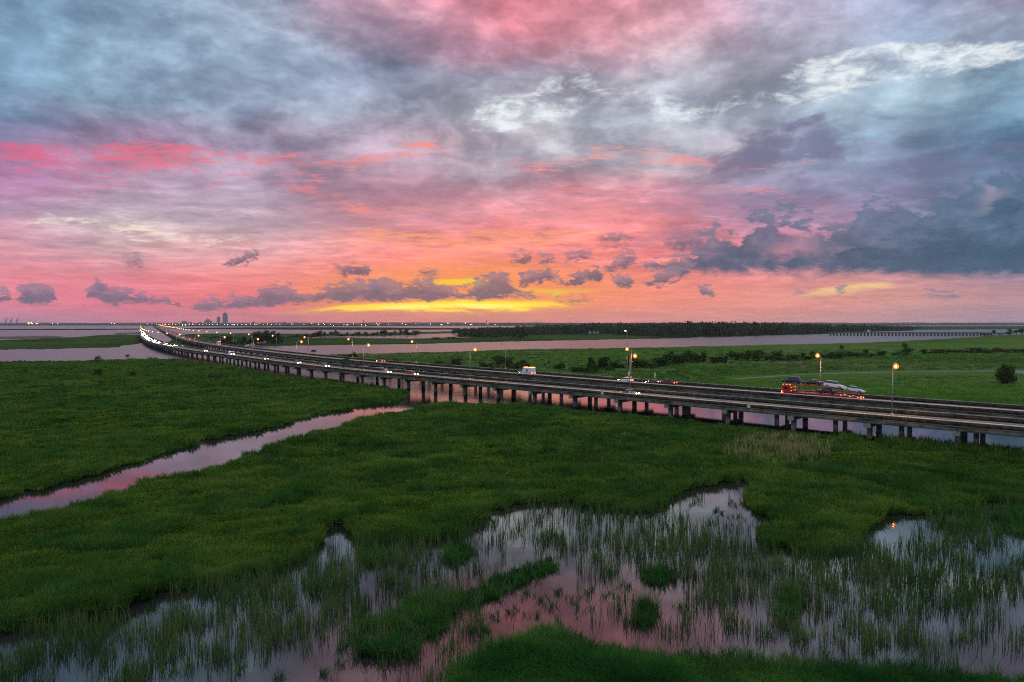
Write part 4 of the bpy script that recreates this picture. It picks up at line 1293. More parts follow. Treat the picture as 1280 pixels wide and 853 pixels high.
# ================================================================== trees and shrubs
def leaf_cloud(lobes, n_leaf, size, seed, low=False):
    """small leaf clumps spread through the crown lobes: (centre, radii) list"""
    r_ = np.random.default_rng(seed)
    vol = np.array([a[1][0] * a[1][1] * a[1][2] for a in lobes]) ** 0.8
    pick = r_.choice(len(lobes), n_leaf, p=vol / vol.sum())
    C = np.array([a[0] for a in lobes])[pick]; Rr = np.array([a[1] for a in lobes])[pick]
    d = r_.normal(0, 1, (n_leaf, 3)); d /= np.linalg.norm(d, axis=1)[:, None]
    rad = 0.45 + 0.6 * r_.random(n_leaf) ** 0.7
    c = C + d * Rr * rad[:, None]
    nrm = d + r_.normal(0, 0.7, (n_leaf, 3)); nrm /= np.linalg.norm(nrm, axis=1)[:, None]
    a = np.cross(nrm, r_.normal(0, 1, (n_leaf, 3))); a /= np.linalg.norm(a, axis=1)[:, None]
    b = np.cross(nrm, a)
    s = size * r_.uniform(0.5, 1.3, n_leaf)[:, None]
    V = np.stack([c - a * s, c - b * s * 0.6, c + a * s, c + b * s * 0.6], 1)
    V[:, :, 2] = np.maximum(V[:, :, 2], 0.05)
    tint_ = np.clip(r_.normal(0.5, 0.22, n_leaf), 0, 1)
    return V.reshape(-1, 3), np.arange(n_leaf * 4).reshape(-1, 4), np.repeat(tint_, 4)


LEAF = grass_mat('tree_leaves', (0.018, 0.034, 0.012), (0.032, 0.056, 0.016), (0.056, 0.080, 0.022), 0.02, trans=0.2)
LEAF_D = grass_mat('dark_tree_leaves', (0.027, 0.040, 0.021), (0.045, 0.060, 0.027), (0.070, 0.083, 0.037), 0.01, trans=0.15)
LEAF_S = grass_mat('shrub_leaves', (0.016, 0.032, 0.010), (0.030, 0.052, 0.014), (0.055, 0.075, 0.020), 0.03, trans=0.2)
BARK = pmat('bark', (0.06, 0.048, 0.036), 0.95, 0.1, var=0.3, vscale=3.0)


def tree_mesh(seed, H, Wd, trunk_h, n_leaf, size, leafmat):
    """(crown mesh, trunk mesh) of one kind"""
    r_ = np.random.default_rng(seed)
    lobes = []
    k = r_.integers(6, 10)
    for i in range(k):
        a = r_.uniform(0, 6.28); q = r_.uniform(0.0, 0.62) * Wd / 2
        zc = trunk_h + (H - trunk_h) * r_.uniform(0.18, 0.82)
        rr = Wd * r_.uniform(0.16, 0.30) * (1.1 - 0.4 * (zc - trunk_h) / (H - trunk_h))
        lobes.append(((q * math.cos(a), q * math.sin(a), zc), (rr, rr, rr * r_.uniform(0.6, 0.95))))
    lobes.append(((0, 0, H * 0.82), (Wd * 0.2, Wd * 0.2, H * 0.16)))
    V, Q, tn = leaf_cloud(lobes, n_leaf, size, seed + 1)
    crown = np_mesh('crown', V, Q, None, [leafmat], {'tint': tn})
    t = MB().tube([(0, 0, -0.3), (0.02 * H, 0, trunk_h), (0.0, 0.02 * H, H * 0.75)], [0.028 * H, 0.02 * H, 0.006 * H], 7)
    for (c, rr) in lobes[:5]:
        t.tube([(0.015 * H, 0, trunk_h * 0.9), (c[0] * 0.5, c[1] * 0.5, (trunk_h + c[2]) / 2), (c[0], c[1], c[2])], [0.012 * H, 0.008 * H, 0.003 * H], 5)
    return crown, t.mesh('trunk', BARK)


def plant(name, meshes, loc, rz, sc, label, cat, group):
    root = empty(name, loc, rz)
    root.scale = sc
    link_mesh('crown', meshes[0], root); link_mesh('trunk', meshes[1], root)
    tag(root, label, cat, group)
    return root


TREES = [tree_mesh(100 + i, 10.0, 7.5 + i * 0.6, 2.2, 620, 0.42, LEAF_D if i % 2 else LEAF) for i in range(6)]
SHRUBS = [tree_mesh(200 + i, 3.0, 4.6 + 0.5 * i, 0.25, 420, 0.24, LEAF_S) for i in range(5)]
NB = [0]


def belt(specs, meshes, label, group, name='shrub', cat='shrub', hbase=3.0, wbase=5.0):
    """spec: (x0, x1, base row left, base row right, height px, count)"""
    for x0, x1, ya, yb, hp, cnt in specs:
        for i in range(cnt):
            f = (i + random.uniform(0.1, 0.9)) / cnt
            px = x0 + (x1 - x0) * f
            py = ya + (yb - ya) * f + random.uniform(-1, 1) * 0.03 * (ya - HOR)
            p = at(px, py, 0.3)
            hm = hp * random.choice((0.4, 0.55, 0.7, 0.85, 1.0, 1.25)) * p[1] / F
            wd = max((x1 - x0) / cnt * random.choice((1.0, 1.6, 2.4, 3.4, 4.2)) * p[1] / F, hm * 1.0)
            plant(name, random.choice(meshes), tuple(p), random.uniform(0, 6.28), (wd / wbase, wd / wbase, hm / hbase), label, cat, group)


belt([(735, 778, 462, 461.5, 12, 7), (784, 852, 461, 456, 15, 10), (692, 707, 461.5, 461, 9, 3), (719, 746, 466, 465, 8, 4), (680, 688, 457, 457, 5, 2),
      (850, 912, 455, 454, 14, 9), (911, 1000, 451, 450, 11, 13), (1000, 1040, 449.5, 448, 9, 6), (1040, 1136, 448, 444, 8, 12), (1150, 1185, 443, 442, 5, 5), (1185, 1290, 441, 440, 5, 10)],
     SHRUBS, 'dark green shrub in the ragged belt across the meadow behind the bridges', 'meadow shrub belt')
belt([(597, 624, 460.5, 461.5, 13, 5), (540, 555, 457, 457.5, 6, 3), (559, 579, 457, 458, 8, 4), (630, 662, 461, 462, 11, 6), (470, 500, 452, 453, 4, 4)],
     SHRUBS, 'low rounded shrub close behind the far bridge railing', 'shrubs at the far railing')
belt([(425, 438, 450, 450.5, 9, 3), (442, 449, 450, 450, 7, 2)], SHRUBS, 'small bushy shrub behind the back of the green road sign', 'shrubs behind the sign')
for px, py, hp, wp, lb in ((1131, 436.4, 8, 9, 'small round tree standing alone on the open meadow'), (1052, 437, 6, 8, 'low round bush standing alone left of the lone meadow tree'), (123.5, 452.4, 8, 12, 'spreading bush on the rim of the left marsh, by the water'), (160, 447, 4, 7, 'tiny bush standing out in the river off the left marsh')):
    p = at(px, py, 0.2)
    plant('shrub', SHRUBS[2], tuple(p), 1.0, (wp * p[1] / F / 5.5, wp * p[1] / F / 5.5, hp * p[1] / F / 3.0), lb, 'shrub', None)
for i, (px, py, hp, wp, lb) in enumerate(((122, 469, 8, 26, 'wide dark bush in the left marsh, below the shore bush'), (165, 470, 6, 20, 'low dark bush in the left marsh, right of the wide bush'), (268, 474, 6, 26, 'flat dark bush in the left marsh under the nearer bridge'), (31, 467, 4, 10, 'small low bush in the left marsh near its left end'), (203, 457, 3, 8, 'tiny bush in the left marsh close to the bridge bend'))):
    p = at(px, py, 0.2)
    plant('shrub', SHRUBS[i], tuple(p), i, (wp * p[1] / F / 5.5, wp * p[1] / F / 5.5, hp * p[1] / F / 3.0), lb, 'shrub', None)
# the single big tree in the meadow
p = at(1257.5, 479.5, 0.3)
bl_ = [((0, 0, 2.6), (3.3, 3.3, 2.4)), ((1.3, 0.5, 4.2), (2.3, 2.3, 1.9)), ((-1.2, 0.2, 4.6), (2.3, 2.3, 1.9)), ((0.2, -0.8, 5.8), (1.9, 1.9, 1.4)), ((-2.2, -0.4, 1.6), (1.7, 1.7, 1.5)), ((2.4, -0.3, 1.5), (1.7, 1.7, 1.4))]
bl_ += [((0.9, 1.2, 6.4), (1.1, 1.1, 0.9)), ((-3.0, 0.6, 3.4), (1.2, 1.2, 1.0)), ((3.1, 0.8, 3.2), (1.1, 1.1, 1.0)), ((-0.8, 0.3, 6.9), (0.8, 0.8, 0.7))]
V_, Q_, t_ = leaf_cloud(bl_, 3000, 0.26, 77)
BIG = (np_mesh('crown', V_, Q_, None, [LEAF], {'tint': t_}), tree_mesh(333, 7.6, 6.6, 0.9, 20, 0.24, LEAF)[1])
plant('tree', BIG, tuple(p), 0.4, (1.1, 1.1, 1.02), 'big dense dark green tree standing alone by the meadow creek', 'tree', None)
# wooded island behind the bridges
belt([(226, 262, 429, 431, 5, 10), (262, 290, 431.5, 432, 6, 8)], SHRUBS, 'low green shrub on the island behind the far bridge', 'island shrubs')
belt([(286, 322, 432.5, 432.6, 13, 12), (318, 352, 431.8, 431, 15, 13), (322, 350, 428, 427, 14, 9), (262, 300, 424, 423.5, 5, 9)], TREES, 'dark tree in the dense grove on the island behind the bridges', 'island grove', 'tree', 'tree', 10.0, 9.0)
belt([(350, 402, 424.2, 423.2, 8, 14), (402, 440, 421.5, 420.8, 7, 12), (440, 522, 420.4, 419.6, 7, 22)], TREES, 'dark tree in the long line on the flats across the river', 'tree line on the flats', 'tree', 'tree', 10.0, 9.0)
belt([(536, 575, 424.0, 423.6, 2.4, 7), (636, 660, 424.5, 423, 7, 8), (573, 636, 421.6, 422.6, 6, 14), (586, 640, 418, 418, 6, 10)], TREES, 'tree on the green strip in front of the far wood', 'strip trees', 'tree', 'tree', 10.0, 9.0)
belt([(1229, 1234, 420.6, 420.6, 7, 1), (1238, 1244, 420.4, 420, 9, 2), (1248, 1254, 419.6, 419.4, 4, 1), (1259, 1264, 419.2, 419, 6, 2), (1268, 1284, 418.8, 418.6, 9, 4)], TREES, 'tree at the end of the distant low bridge', 'trees at the distant bridge', 'tree', 'tree', 10.0, 9.0)

# far wood: one mass
fw_v = []; fw_q = []; fw_t = []; nb = 0
crowd = []
for k in range(1500):
    px = random.uniform(566, 1150)
    lo_ = np.interp(px, [566, 600, 660, 760, 812, 850, 868, 915, 960, 1000, 1044, 1100, 1150], [418, 420.6, 418.8, 418.0, 420.4, 422.0, 421, 420.8, 419.0, 418.2, 416.6, 413.6, 412.0])
    hi_ = np.interp(px, [566, 600, 760, 900, 1060, 1150], [413.6, 411.2, 409.4, 409.0, 409.6, 411.0])
    py = hi_ + (lo_ - hi_) * random.random() ** 0.6
    crowd.append((px, py))
tops = lambda px: np.interp(px, [566, 600, 640, 690, 720, 740, 800, 860, 880, 960, 1000, 1040, 1100, 1150], [411, 409.5, 408.2, 406.4, 405.2, 404.2, 403.9, 403.2, 402.8, 403.3, 404.3, 405.6, 406.3, 408.0])
for i, (px, py) in enumerate(crowd):
    p = at(px, py, 0.4)
    H = (CAM_H - (tops(px) - HOR) * p[1] / F) * random.choice((0.55, 0.66, 0.76, 0.84, 0.9, 0.98))
    H = min(max(H, 7), 26) if py > 409.6 else min(max(H, 10), 24)
    wd = H * random.uniform(0.95, 1.5)
    lobes = [((random.uniform(-.2, .2) * wd, random.uniform(-.2, .2) * wd, H * z), (wd * q, wd * q, H * 0.2)) for z, q in ((0.3, 0.5), (0.55, 0.48), (0.78, 0.32), (0.9, 0.2))]
    V, Q, tn = leaf_cloud(lobes, 70, H * 0.10, 5000 + i)
    fw_v.append(V + np.array([p[0], p[1], 0.3])); fw_q.append(Q + nb); fw_t.append(tn); nb += len(V)
o = link_mesh('forest', np_mesh('forest', np.concatenate(fw_v), np.concatenate(fw_q), None, [LEAF_D], {'tint': np.concatenate(fw_t)}))
tag(o, 'dark far-off wood along the far river bank', None, None, 'stuff')
# ================================================================== vehicles
def loft_body(prof_low, prof_up, half_w, cab_in=0.16):
    """car shell: lower side profile and the upper greenhouse, both in (x, z)"""
    b = MB()
    n = len(prof_low)
    rings = []
    for y, k, dz_ in ((-half_w, 0.985, 0.03), (-half_w * 0.93, 1.0, 0.0), (half_w * 0.93, 1.0, 0.0), (half_w, 0.985, 0.03)):
        rings.append([(x * k, y, max(z - dz_ if z > 0.6 else z + dz_, 0.2)) for x, z in prof_low])
    b.quadstrip(rings)
    return b


def car_parts(kind, paint, light, body_name='body'):
    root = empty('car')
    L, Wd, H = dict(sedan=(4.7, 1.84, 1.46), suv=(4.8, 1.95, 1.78), pickup=(5.6, 2.0, 1.86), van=(5.6, 2.05, 2.3))[kind]
    h = L / 2; w = Wd / 2
    belt = 0.92 if kind == 'sedan' else 1.08
    low = [(-h, 0.42), (-h + 0.06, belt - 0.06), (-h + 0.3, belt), (h - 1.3, belt), (h - 0.25, belt - 0.22), (h, belt - 0.42), (h, 0.36), (h - 0.2, 0.24), (-h + 0.2, 0.26)]
    if kind == 'van':
        low = [(-h, 0.42), (-h, 2.1), (-h + 0.15, 2.28), (h - 1.9, 2.28), (h - 1.15, 1.15), (h - 0.2, 0.98), (h, 0.75), (h, 0.36), (h - 0.2, 0.24), (-h + 0.2, 0.26)]
    loft_body(low, None, w).build(body_name, paint, root, True, 0.03)
    gx = dict(sedan=(-h + 0.75, -h + 1.35, h - 2.15, h - 1.45), suv=(-h + 0.12, -h + 0.5, h - 2.0, h - 1.4), pickup=(-h + 2.05, -h + 2.25, h - 2.0, h - 1.45), van=None)[kind]
    if gx:
        g = MB()
        bl = [(gx[0], -w * 0.92, belt - 0.01), (gx[3], -w * 0.92, belt - 0.01), (gx[3], w * 0.92, belt - 0.01), (gx[0], w * 0.92, belt - 0.01)]
        tp = [(gx[1], -w * 0.74, H - 0.07), (gx[2], -w * 0.74, H - 0.07), (gx[2], w * 0.74, H - 0.07), (gx[1], w * 0.74, H - 0.07)]
        g.quadstrip([bl, tp]).build('window', M['glass'], root)
        r_ = MB()
        r0 = [(gx[1] - 0.05, -w * 0.77, H - 0.075), (gx[2] + 0.05, -w * 0.77, H - 0.075), (gx[2] + 0.05, w * 0.77, H - 0.075), (gx[1] - 0.05, w * 0.77, H - 0.075)]
        r1 = [(x * 0.96, y * 0.9, H) for x, y, z in r0]
        r_.quadstrip([r0, r1])
        r_.build('roof', paint, root, False, 0.02)
    else:
        MB().box((h - 1.53, 0, 1.72), (0.5, Wd * 0.86, 0.62)).build('window', M['glass'], root)
    if kind == 'pickup':
        MB().box((-h + 1.05, 0, belt + 0.01), (1.75, Wd * 0.78, 0.05)).build('bed', M['black'], root)
    wheel_m = MB().tube([(0, -0.11, 0), (0, 0.11, 0)], 0.34, 14).mesh('tyre', M['black'])
    rim_m = MB().tube([(0, -0.125, 0), (0, 0.125, 0)], 0.2, 10).mesh('rim', M['rim'])
    for sx in (-h + 0.95, h - 0.95):
        for sy in (-w + 0.1, w - 0.1):
            t = link_mesh('wheel', wheel_m, root, (sx, sy, 0.34))
            link_mesh('rim', rim_m, t)
    zl = belt - 0.30 if kind != 'van' else 0.82
    for sy in (-w * 0.72, w * 0.72):
        MB().box((h - 0.01, sy, zl), (0.12, 0.36, 0.2)).build('headlight', light, root, False, 0.03)
        MB().box((-h - 0.005, sy, belt - 0.16), (0.08, 0.30, 0.22)).build('taillight', M['tail'], root)
    return root


CARS = {}


def car(kind, colour, warm=True):
    k = (kind, colour, warm)
    if k not in CARS:
        CARS[k] = car_parts(kind, M['car_' + colour], M['head_y'] if warm else M['head_w'])
        return CARS[k]
    return copy_tree(CARS[k])


def drive(o, road, s, lat, away, label, cat, group, name=None):
    p = road.pt(s, lat, Z_ROAD + 0.006)
    o.location = p
    o.rotation_euler = (0, 0, road.yaw(s) + (0 if away else math.pi))
    if name: o.name = name
    return tag(o, label, cat, group)


GN, GF = 'cars on the nearer bridge', 'cars on the farther bridge'
# nearer bridge: traffic comes towards the right, headlights on
for px, kind, colr, warm, lat, lb, cat in (
        (788, 'sedan', 'blue', True, 4.0, 'dark blue car on the nearer bridge, close beside a lamp post', 'car'),
        (515, 'suv', 'red', True, 4.0, 'dark red car with bright warm headlights on the nearer bridge', 'car'),
        (483, 'sedan', 'silver', False, 4.2, 'silver car with bluish white headlights on the nearer bridge', 'car'),
        (406, 'sedan', 'grey', True, 4.2, 'car with warm headlights left of the green road sign', 'car'),
        (371.5, 'sedan', 'grey', False, 4.2, 'car with cold white headlights, second one left of the green road sign', 'car'),
        (331, 'sedan', 'black', True, 4.2, 'car with warm headlights right behind the white van on the nearer bridge', 'car'),
        (289, 'van', 'white', False, 4.2, 'white van with cold headlights on the nearer bridge', 'van'),
        (256.5, 'suv', 'grey', True, 4.2, 'car with glaring yellow headlights left of the white van', 'car'),
        (211, 'sedan', 'silver', True, 4.2, 'car with warm lights where the nearer bridge starts to bend', 'car'),
        (197, 'sedan', 'white', True, 4.2, 'first car of the row of lights in the bend of the nearer bridge', 'car'),
        (188, 'sedan', 'black', True, 7.6, 'second car of the row of lights in the bend of the nearer bridge', 'car'),
        (182.5, 'suv', 'grey', False, 4.2, 'car with cold white lights in the middle of the bridge bend', 'car')):
    drive(car(kind, colr, warm), near_road, near_road.s_at(px, lat, Z_ROAD + 0.7), lat, False, lb, cat, GN, 'car' if cat == 'car' else 'van')
for i, (s, lat, warm) in enumerate(tuple((700 + 27 * q_ + (q_ % 5) * 3, 4 if q_ % 2 else 7.8, q_ % 3 > 0) for q_ in range(48))):
    o = car('sedan' if i % 3 else 'suv', 'grey', warm)
    for ch in o.children:
        if ch.name.startswith('headlight'):
            ch.data = ch.data.copy(); ch.data.materials[0] = M['head_glare']
    drive(o, near_road, s, lat, False, 'tiny car with headlights on in the white glare beyond the nearer bridge bend', 'car', 'cars in the headlight glare', 'car')
# farther bridge: traffic drives away to the left
for px, kind, colr, lat, lb, cat in (
        (835, 'pickup', 'darkred', 7.6, 'dark red pickup truck right of the two small white signs, driving away', 'pickup'),
        (816, 'sedan', 'darkred', 7.6, 'dark red car in front of the dark red pickup on the farther bridge', 'car'),
        (782, 'sedan', 'white', 7.6, 'white car with red tail light at the foot of the tall pole', 'car'),
        (476, 'sedan', 'red', 7.6, 'bright red car alone on the farther bridge, left of the bushes', 'car'),
        (246, 'sedan', 'black', 4.4, 'dark car with red tail lights just ahead of the box truck', 'car')):
    drive(car(kind, colr, True), far_road, far_road.s_at(px, lat, Z_ROAD + 0.7), lat, True, lb, cat, GF, 'pickup_truck' if kind == 'pickup' else 'car')
for i, s in enumerate((880, 930, 990, 1040, 1110, 1180, 1270, 1350, 1450, 1580, 1700, 1900, 2150, 2400)):
    drive(car('sedan' if i % 2 else 'suv', ('darkred', 'grey', 'white')[i % 3], True), far_road, s, 4.4 + 3.4 * (i % 2), True, 'one of the tiny cars in the string of red tail lights on the farther bridge', 'car', 'cars in the tail light string', 'car')


# white ambulance on the farther bridge
def ambulance():
    r_ = empty('ambulance')
    MB().prism([(-3.1, 0.55), (-3.1, 2.75), (1.1, 2.75), (1.1, 0.55)], -1.12, 1.12).build('body', M['car_white'], r_, False, 0.06)
    MB().prism([(1.11, 0.5), (1.11, 2.05), (1.6, 2.02), (2.2, 1.3), (3.2, 1.1), (3.3, 0.5)], -1.0, 1.0).build('cab', M['car_white'], r_, False, 0.05)
    MB().prism([(1.62, 1.28), (1.62, 1.93), (1.68, 1.93), (2.22, 1.34), (2.2, 1.28)], -1.012, 1.012).build('window', M['glass'], r_)
    for sy in (-1.125, 1.125):
        e = MB()                                  # six-armed blue medical star
        for k in range(3):
            a = math.pi * k / 3
            c, s_ = math.cos(a), math.sin(a)
            pts = [(-0.55, -0.12), (0.55, -0.12), (0.55, 0.12), (-0.55, 0.12)]
            yy = 0.001 * k
            e.quadstrip([[(-0.9 + x * c - z * s_, sy - 0.006 - yy, 1.75 + x * s_ + z * c) for x, z in pts], [(-0.9 + x * c - z * s_, sy + 0.006 + yy, 1.75 + x * s_ + z * c) for x, z in pts]])
        e.build('emblem', M['emblem'], r_)
        MB().box((-1.0, sy, 0.95), (4.0, 0.02, 0.12)).build('stripe', M['car_red'], r_)
    MB().box((-2.2, 0, 2.83), (1.6, 2.1, 0.2)).build('light_bar', M['flash'], r_, False, 0.03)
    MB().box((0.8, 0, 2.82), (0.5, 1.6, 0.14)).build('front_light_bar', M['marker_red'], r_, False, 0.03)
    wm_ = MB().tube([(0, -0.14, 0), (0, 0.14, 0)], 0.42, 14).mesh('wheel', M['black'])
    rm_ = MB().tube([(0, -0.15, 0), (0, 0.15, 0)], 0.24, 10).mesh('rim', M['rim'])
    for sx in (-1.9, 2.2):
        for sy in (-0.95, 0.95):
            w_2 = link_mesh('wheel', wm_, r_, (sx, sy, 0.42)); link_mesh('rim', rm_, w_2)
    for sy in (-0.8, 0.8):
        MB().box((-3.12, sy, 0.9), (0.06, 0.3, 0.3)).build('taillight', M['tail'], r_)
        MB().box((3.28, sy, 0.8), (0.06, 0.3, 0.2)).build('headlight', M['head_y'], r_)
    return r_


M['emblem'] = pmat('emblem_blue', (0.02, 0.05, 0.22), 0.5)
M['flash'] = emat('flashing_orange_red', (1.0, 0.22, 0.04), 5.0)
drive(ambulance(), far_road, far_road.s_at(659, 5.0, Z_ROAD + 1.2), 5.0, True, 'white box ambulance with orange roof lights and blue star emblem, driving away', 'ambulance', None)


def box_truck():
    r_ = empty('box_truck')
    MB().prism([(-4.2, 0.9), (-4.2, 3.4), (1.9, 3.4), (1.9, 0.9)], -1.22, 1.22).build('cargo_box', pmat('box_cream', (0.5, 0.45, 0.40), 0.6), r_, False, 0.04)
    MB().prism([(2.0, 0.5), (2.0, 2.6), (3.3, 2.55), (3.9, 1.5), (4.2, 1.4), (4.2, 0.5)], -1.1, 1.1).build('cab', M['car_white'], r_, False, 0.05)
    MB().box((-1.0, 0, 0.72), (6.0, 0.9, 0.25)).build('chassis', M['steel_dark'], r_)
    wm_ = MB().tube([(0, -0.16, 0), (0, 0.16, 0)], 0.48, 14).mesh('wheel', M['black'])
    for sx in (-2.8, 2.9):
        for sy in (-0.98, 0.98): link_mesh('wheel', wm_, r_, (sx, sy, 0.48))
    for sy in (-0.9, 0.9):
        MB().box((-4.22, sy, 1.0), (0.08, 0.5, 0.36)).build('taillight', M['tail'], r_)
    MB().box((-4.22, 0, 3.25), (0.06, 1.6, 0.14)).build('marker_light', M['marker_red'], r_)
    return r_


drive(box_truck(), far_road, far_road.s_at(273, 5.0, Z_ROAD + 1.5), 5.0, True, 'cream box truck with red tail lights far along the farther bridge', 'truck', None)


# car transporter: red tractor, sloping red trailer, marker lights
def transporter():
    r_ = empty('car_transporter')
    red = M['car_red']
    cab = MB().prism([(7.2, 0.55), (7.2, 2.75), (8.9, 2.8), (9.3, 2.55), (9.45, 1.6), (9.5, 0.5)], -1.2, 1.2).build('cab', red, r_, False, 0.06)
    MB().prism([(9.25, 1.72), (8.98, 2.5), (9.3, 2.5), (9.47, 1.72)], -1.05, 1.05).build('windscreen', M['glass'], r_)
    for sy in (-1.206, 1.206):
        MB().box((8.35, sy, 2.1), (0.9, 0.02, 0.6)).build('side_window', M['glass'], cab)
    MB().box((9.5, 0, 0.62), (0.14, 2.4, 0.4)).build('bumper', M['rim'], r_, False, 0.03)
    MB().box((7.0, 0, 0.8), (5.0, 0.9, 0.3)).build('tractor_chassis', M['steel_dark'], r_)
    # trailer: low deck, sloping rear, upper deck rails and posts
    MB().prism([(-9.6, 0.55), (-9.6, 0.95), (-6.0, 1.15), (5.8, 1.15), (5.8, 0.75), (-6.0, 0.55)], -1.2, 1.2).build('lower_deck', red, r_, False, 0.03)
    for sy in (-1.18, 1.18):
        MB().tube([(-9.4, sy, 1.9), (-5.5, sy, 2.35), (-1.0, sy, 3.0), (2.5, sy, 3.15), (6.2, sy, 3.15), (9.2, sy, 3.25)], 0.11, 6).build('upper_rail', red, r_)
        for x, z in ((-8.2, 2.05), (-4.6, 2.5), (-0.6, 3.05), (3.4, 3.15), (5.7, 3.15)):
            MB().box((x, sy, (z + 1.0) / 2), (0.16, 0.14, z - 1.0)).build('post', red, r_)
    for i, (x, z) in enumerate(((-7.4, 2.08), (-3.2, 2.66), (2.2, 3.12), (7.0, 3.17))):
        MB().prism([(x - 2.2, z - 0.06 - (0.3 if i < 2 else 0)), (x - 2.2, z + 0.02 - (0.3 if i < 2 else 0)), (x + 2.2, z + 0.02 + (0.25 if i < 2 else 0.03)), (x + 2.2, z - 0.06 + (0.25 if i < 2 else 0.03))], -1.1, 1.1).build('upper_deck', M['steel_dark'], r_)
    wm_ = MB().tube([(0, -0.2, 0), (0, 0.2, 0)], 0.5, 14).mesh('wheel', M['black'])
    rm_ = MB().tube([(0, -0.21, 0), (0, 0.21, 0)], 0.27, 10).mesh('rim', M['rim'])
    for sx in (8.5, 5.6, 4.4, -5.2, -6.4):
        for sy in (-1.0, 1.0):
            w_2 = link_mesh('wheel', wm_, r_, (sx, sy, 0.5)); link_mesh('rim', rm_, w_2)
    # orange marker lights round the cab and along the trailer
    for x, z in ((7.3, 3.0), (8.2, 3.02), (9.0, 2.98), (9.3, 1.35), (6.9, 2.3), (6.9, 1.45), (9.1, 0.9), (-5.2, 1.22), (-7.2, 1.06), (-9.0, 0.98)):
        for sy in (-1.27, 1.27):
            MB().box((x, sy, z), (0.28, 0.08, 0.12)).build('marker_light', M['marker'], r_)
    for sy in (-0.9, 0.9):
        MB().box((-9.63, sy, 0.78), (0.06, 0.4, 0.25)).build('taillight', M['tail'], r_)
        MB().box((9.52, sy, 0.95), (0.06, 0.3, 0.2)).build('headlight', M['head_y'], r_)
    return r_


sT = far_road.s_at(1027, 4.0, Z_ROAD + 1.5)
tr = drive(transporter(), far_road, sT, 4.0, True, 'red car transporter hung with orange marker lights, loaded with cars', 'car transporter', None)
yawT = far_road.yaw(sT)
base_p = far_road.pt(sT, 4.0, Z_ROAD + 0.006)


def load(o, x, z, tilt, back, label, name='car'):
    c, s_ = math.cos(yawT), math.sin(yawT)
    o.location = (base_p[0] + c * x, base_p[1] + s_ * x, base_p[2] + z)
    o.rotation_mode = 'ZYX'
    o.rotation_euler = (0, -tilt if not back else tilt, yawT + (math.pi if back else 0))
    o.name = name
    tag(o, label, 'car', 'cars loaded on the transporter')
    for ch in o.children:                         # parked: lamps out
        if ch.name.startswith(('headlight', 'taillight')):
            ch.data = ch.data.copy(); ch.data.materials[0] = M['unlit']


def fresh(kind, colr):
    return car_parts(kind, M['car_' + colr], M['unlit'])


load(fresh('suv', 'navy'), 7.3, 3.22, 0.01, False, 'dark blue car parked above the cab of the transporter')
load(fresh('sedan', 'black'), 2.1, 3.17, 0.01, False, 'black car on the upper deck behind the dark blue one')
load(fresh('suv', 'white'), -3.2, 2.66, 0.12, True, 'white car on the transporter, nearer its middle')
load(fresh('sedan', 'white'), -7.8, 2.02, 0.12, True, 'white car on the rear end of the transporter')
load(fresh('sedan', 'black'), -1.2, 1.16, 0.0, False, 'black car on the lower deck of the transporter')

# ================================================================== posts and signs on the bridges
M['pole_grey'] = pmat('pole_grey', (0.13, 0.13, 0.13), 0.7, 0.2)
# tall pole with a white light
p = far_road.pt(far_road.s_at(783, DECK_W + 0.25, Z_TOP), DECK_W + 0.25, 5.0)
r_ = empty('light_pole', tuple(p))
MB().tube([(0, 0, 0), (0, 0, 8), (0, 0, 16.4)], [0.14, 0.10, 0.06], 8).build('pole', M['pole_grey'], r_, True)
MB().tube([(0, 0, 16.3), (-0.5, -0.2, 16.5)], 0.05, 6).build('arm', M['steel'], r_)
hd = MB().box((-0.6, -0.25, 16.5), (0.5, 0.4, 0.2)).build('lamp_head', M['steel'], r_, False, 0.03)
MB().box((-0.62, -0.27, 16.32), (0.42, 0.42, 0.16)).build('lens', M['white_lamp'], hd, False, 0.04)
MB().box((0, 0, 1.1), (0.4, 0.4, 0.7)).build('cabinet', M['concrete_top'], r_)
tag(r_, 'tall thin pole with a small white light at its top, behind the bridges', 'light pole')
M['sign_white'] = pmat('sign_white', (0.62, 0.68, 0.66), 0.6)
M['sign_yellow'] = pmat('sign_yellow', (0.55, 0.45, 0.16), 0.6)
M['sign_green'] = pmat('sign_green', (0.010, 0.055, 0.045), 0.6)
for px, lb in ((786.5, 'small white and yellow marker sign at the foot of the tall pole'), (818.5, 'small white and yellow marker sign above the dark red car')):
    s = far_road.s_at(px, DECK_W - 0.1, Z_TOP + 1)
    p = far_road.pt(s, DECK_W - 0.1, Z_TOP + 0.05)
    r_ = empty('marker_sign', tuple(p), far_road.yaw(s))
    MB().tube([(0, 0, 0), (0, 0, 2.0)], 0.05, 6).build('post', M['steel'], r_)
    MB().box((-0.07, 0, 1.62), (0.04, 0.75, 1.0)).build('panel', M['sign_white'], r_)
    MB().box((-0.07, 0, 0.8), (0.04, 0.7, 0.55)).build('lower_panel', M['sign_yellow'], r_)
    tag(r_, lb, 'sign', 'small marker signs')
s = near_road.s_at(433, 0.2, Z_TOP + 1.5)
p = near_road.pt(s, 0.2, Z_TOP + 0.06)
r_ = empty('road_sign', tuple(p), near_road.yaw(s) + math.pi / 2 + 0.25)
for x in (-1.1, 1.1):
    MB().box((x, 0, 1.9), (0.14, 0.14, 3.8)).build('post', M['steel_dark'], r_)
MB().box((0, -0.11, 2.2), (3.6, 0.06, 3.3)).build('panel', M['sign_green'], r_, False, 0.02)
for z in (0.85, 1.75, 2.65, 3.55):
    MB().box((0, -0.16, z), (3.5, 0.05, 0.09)).build('stiffener', M['steel_dark'], r_)
tag(r_, 'big dark green road sign seen from behind on the nearer bridge', 'road sign')
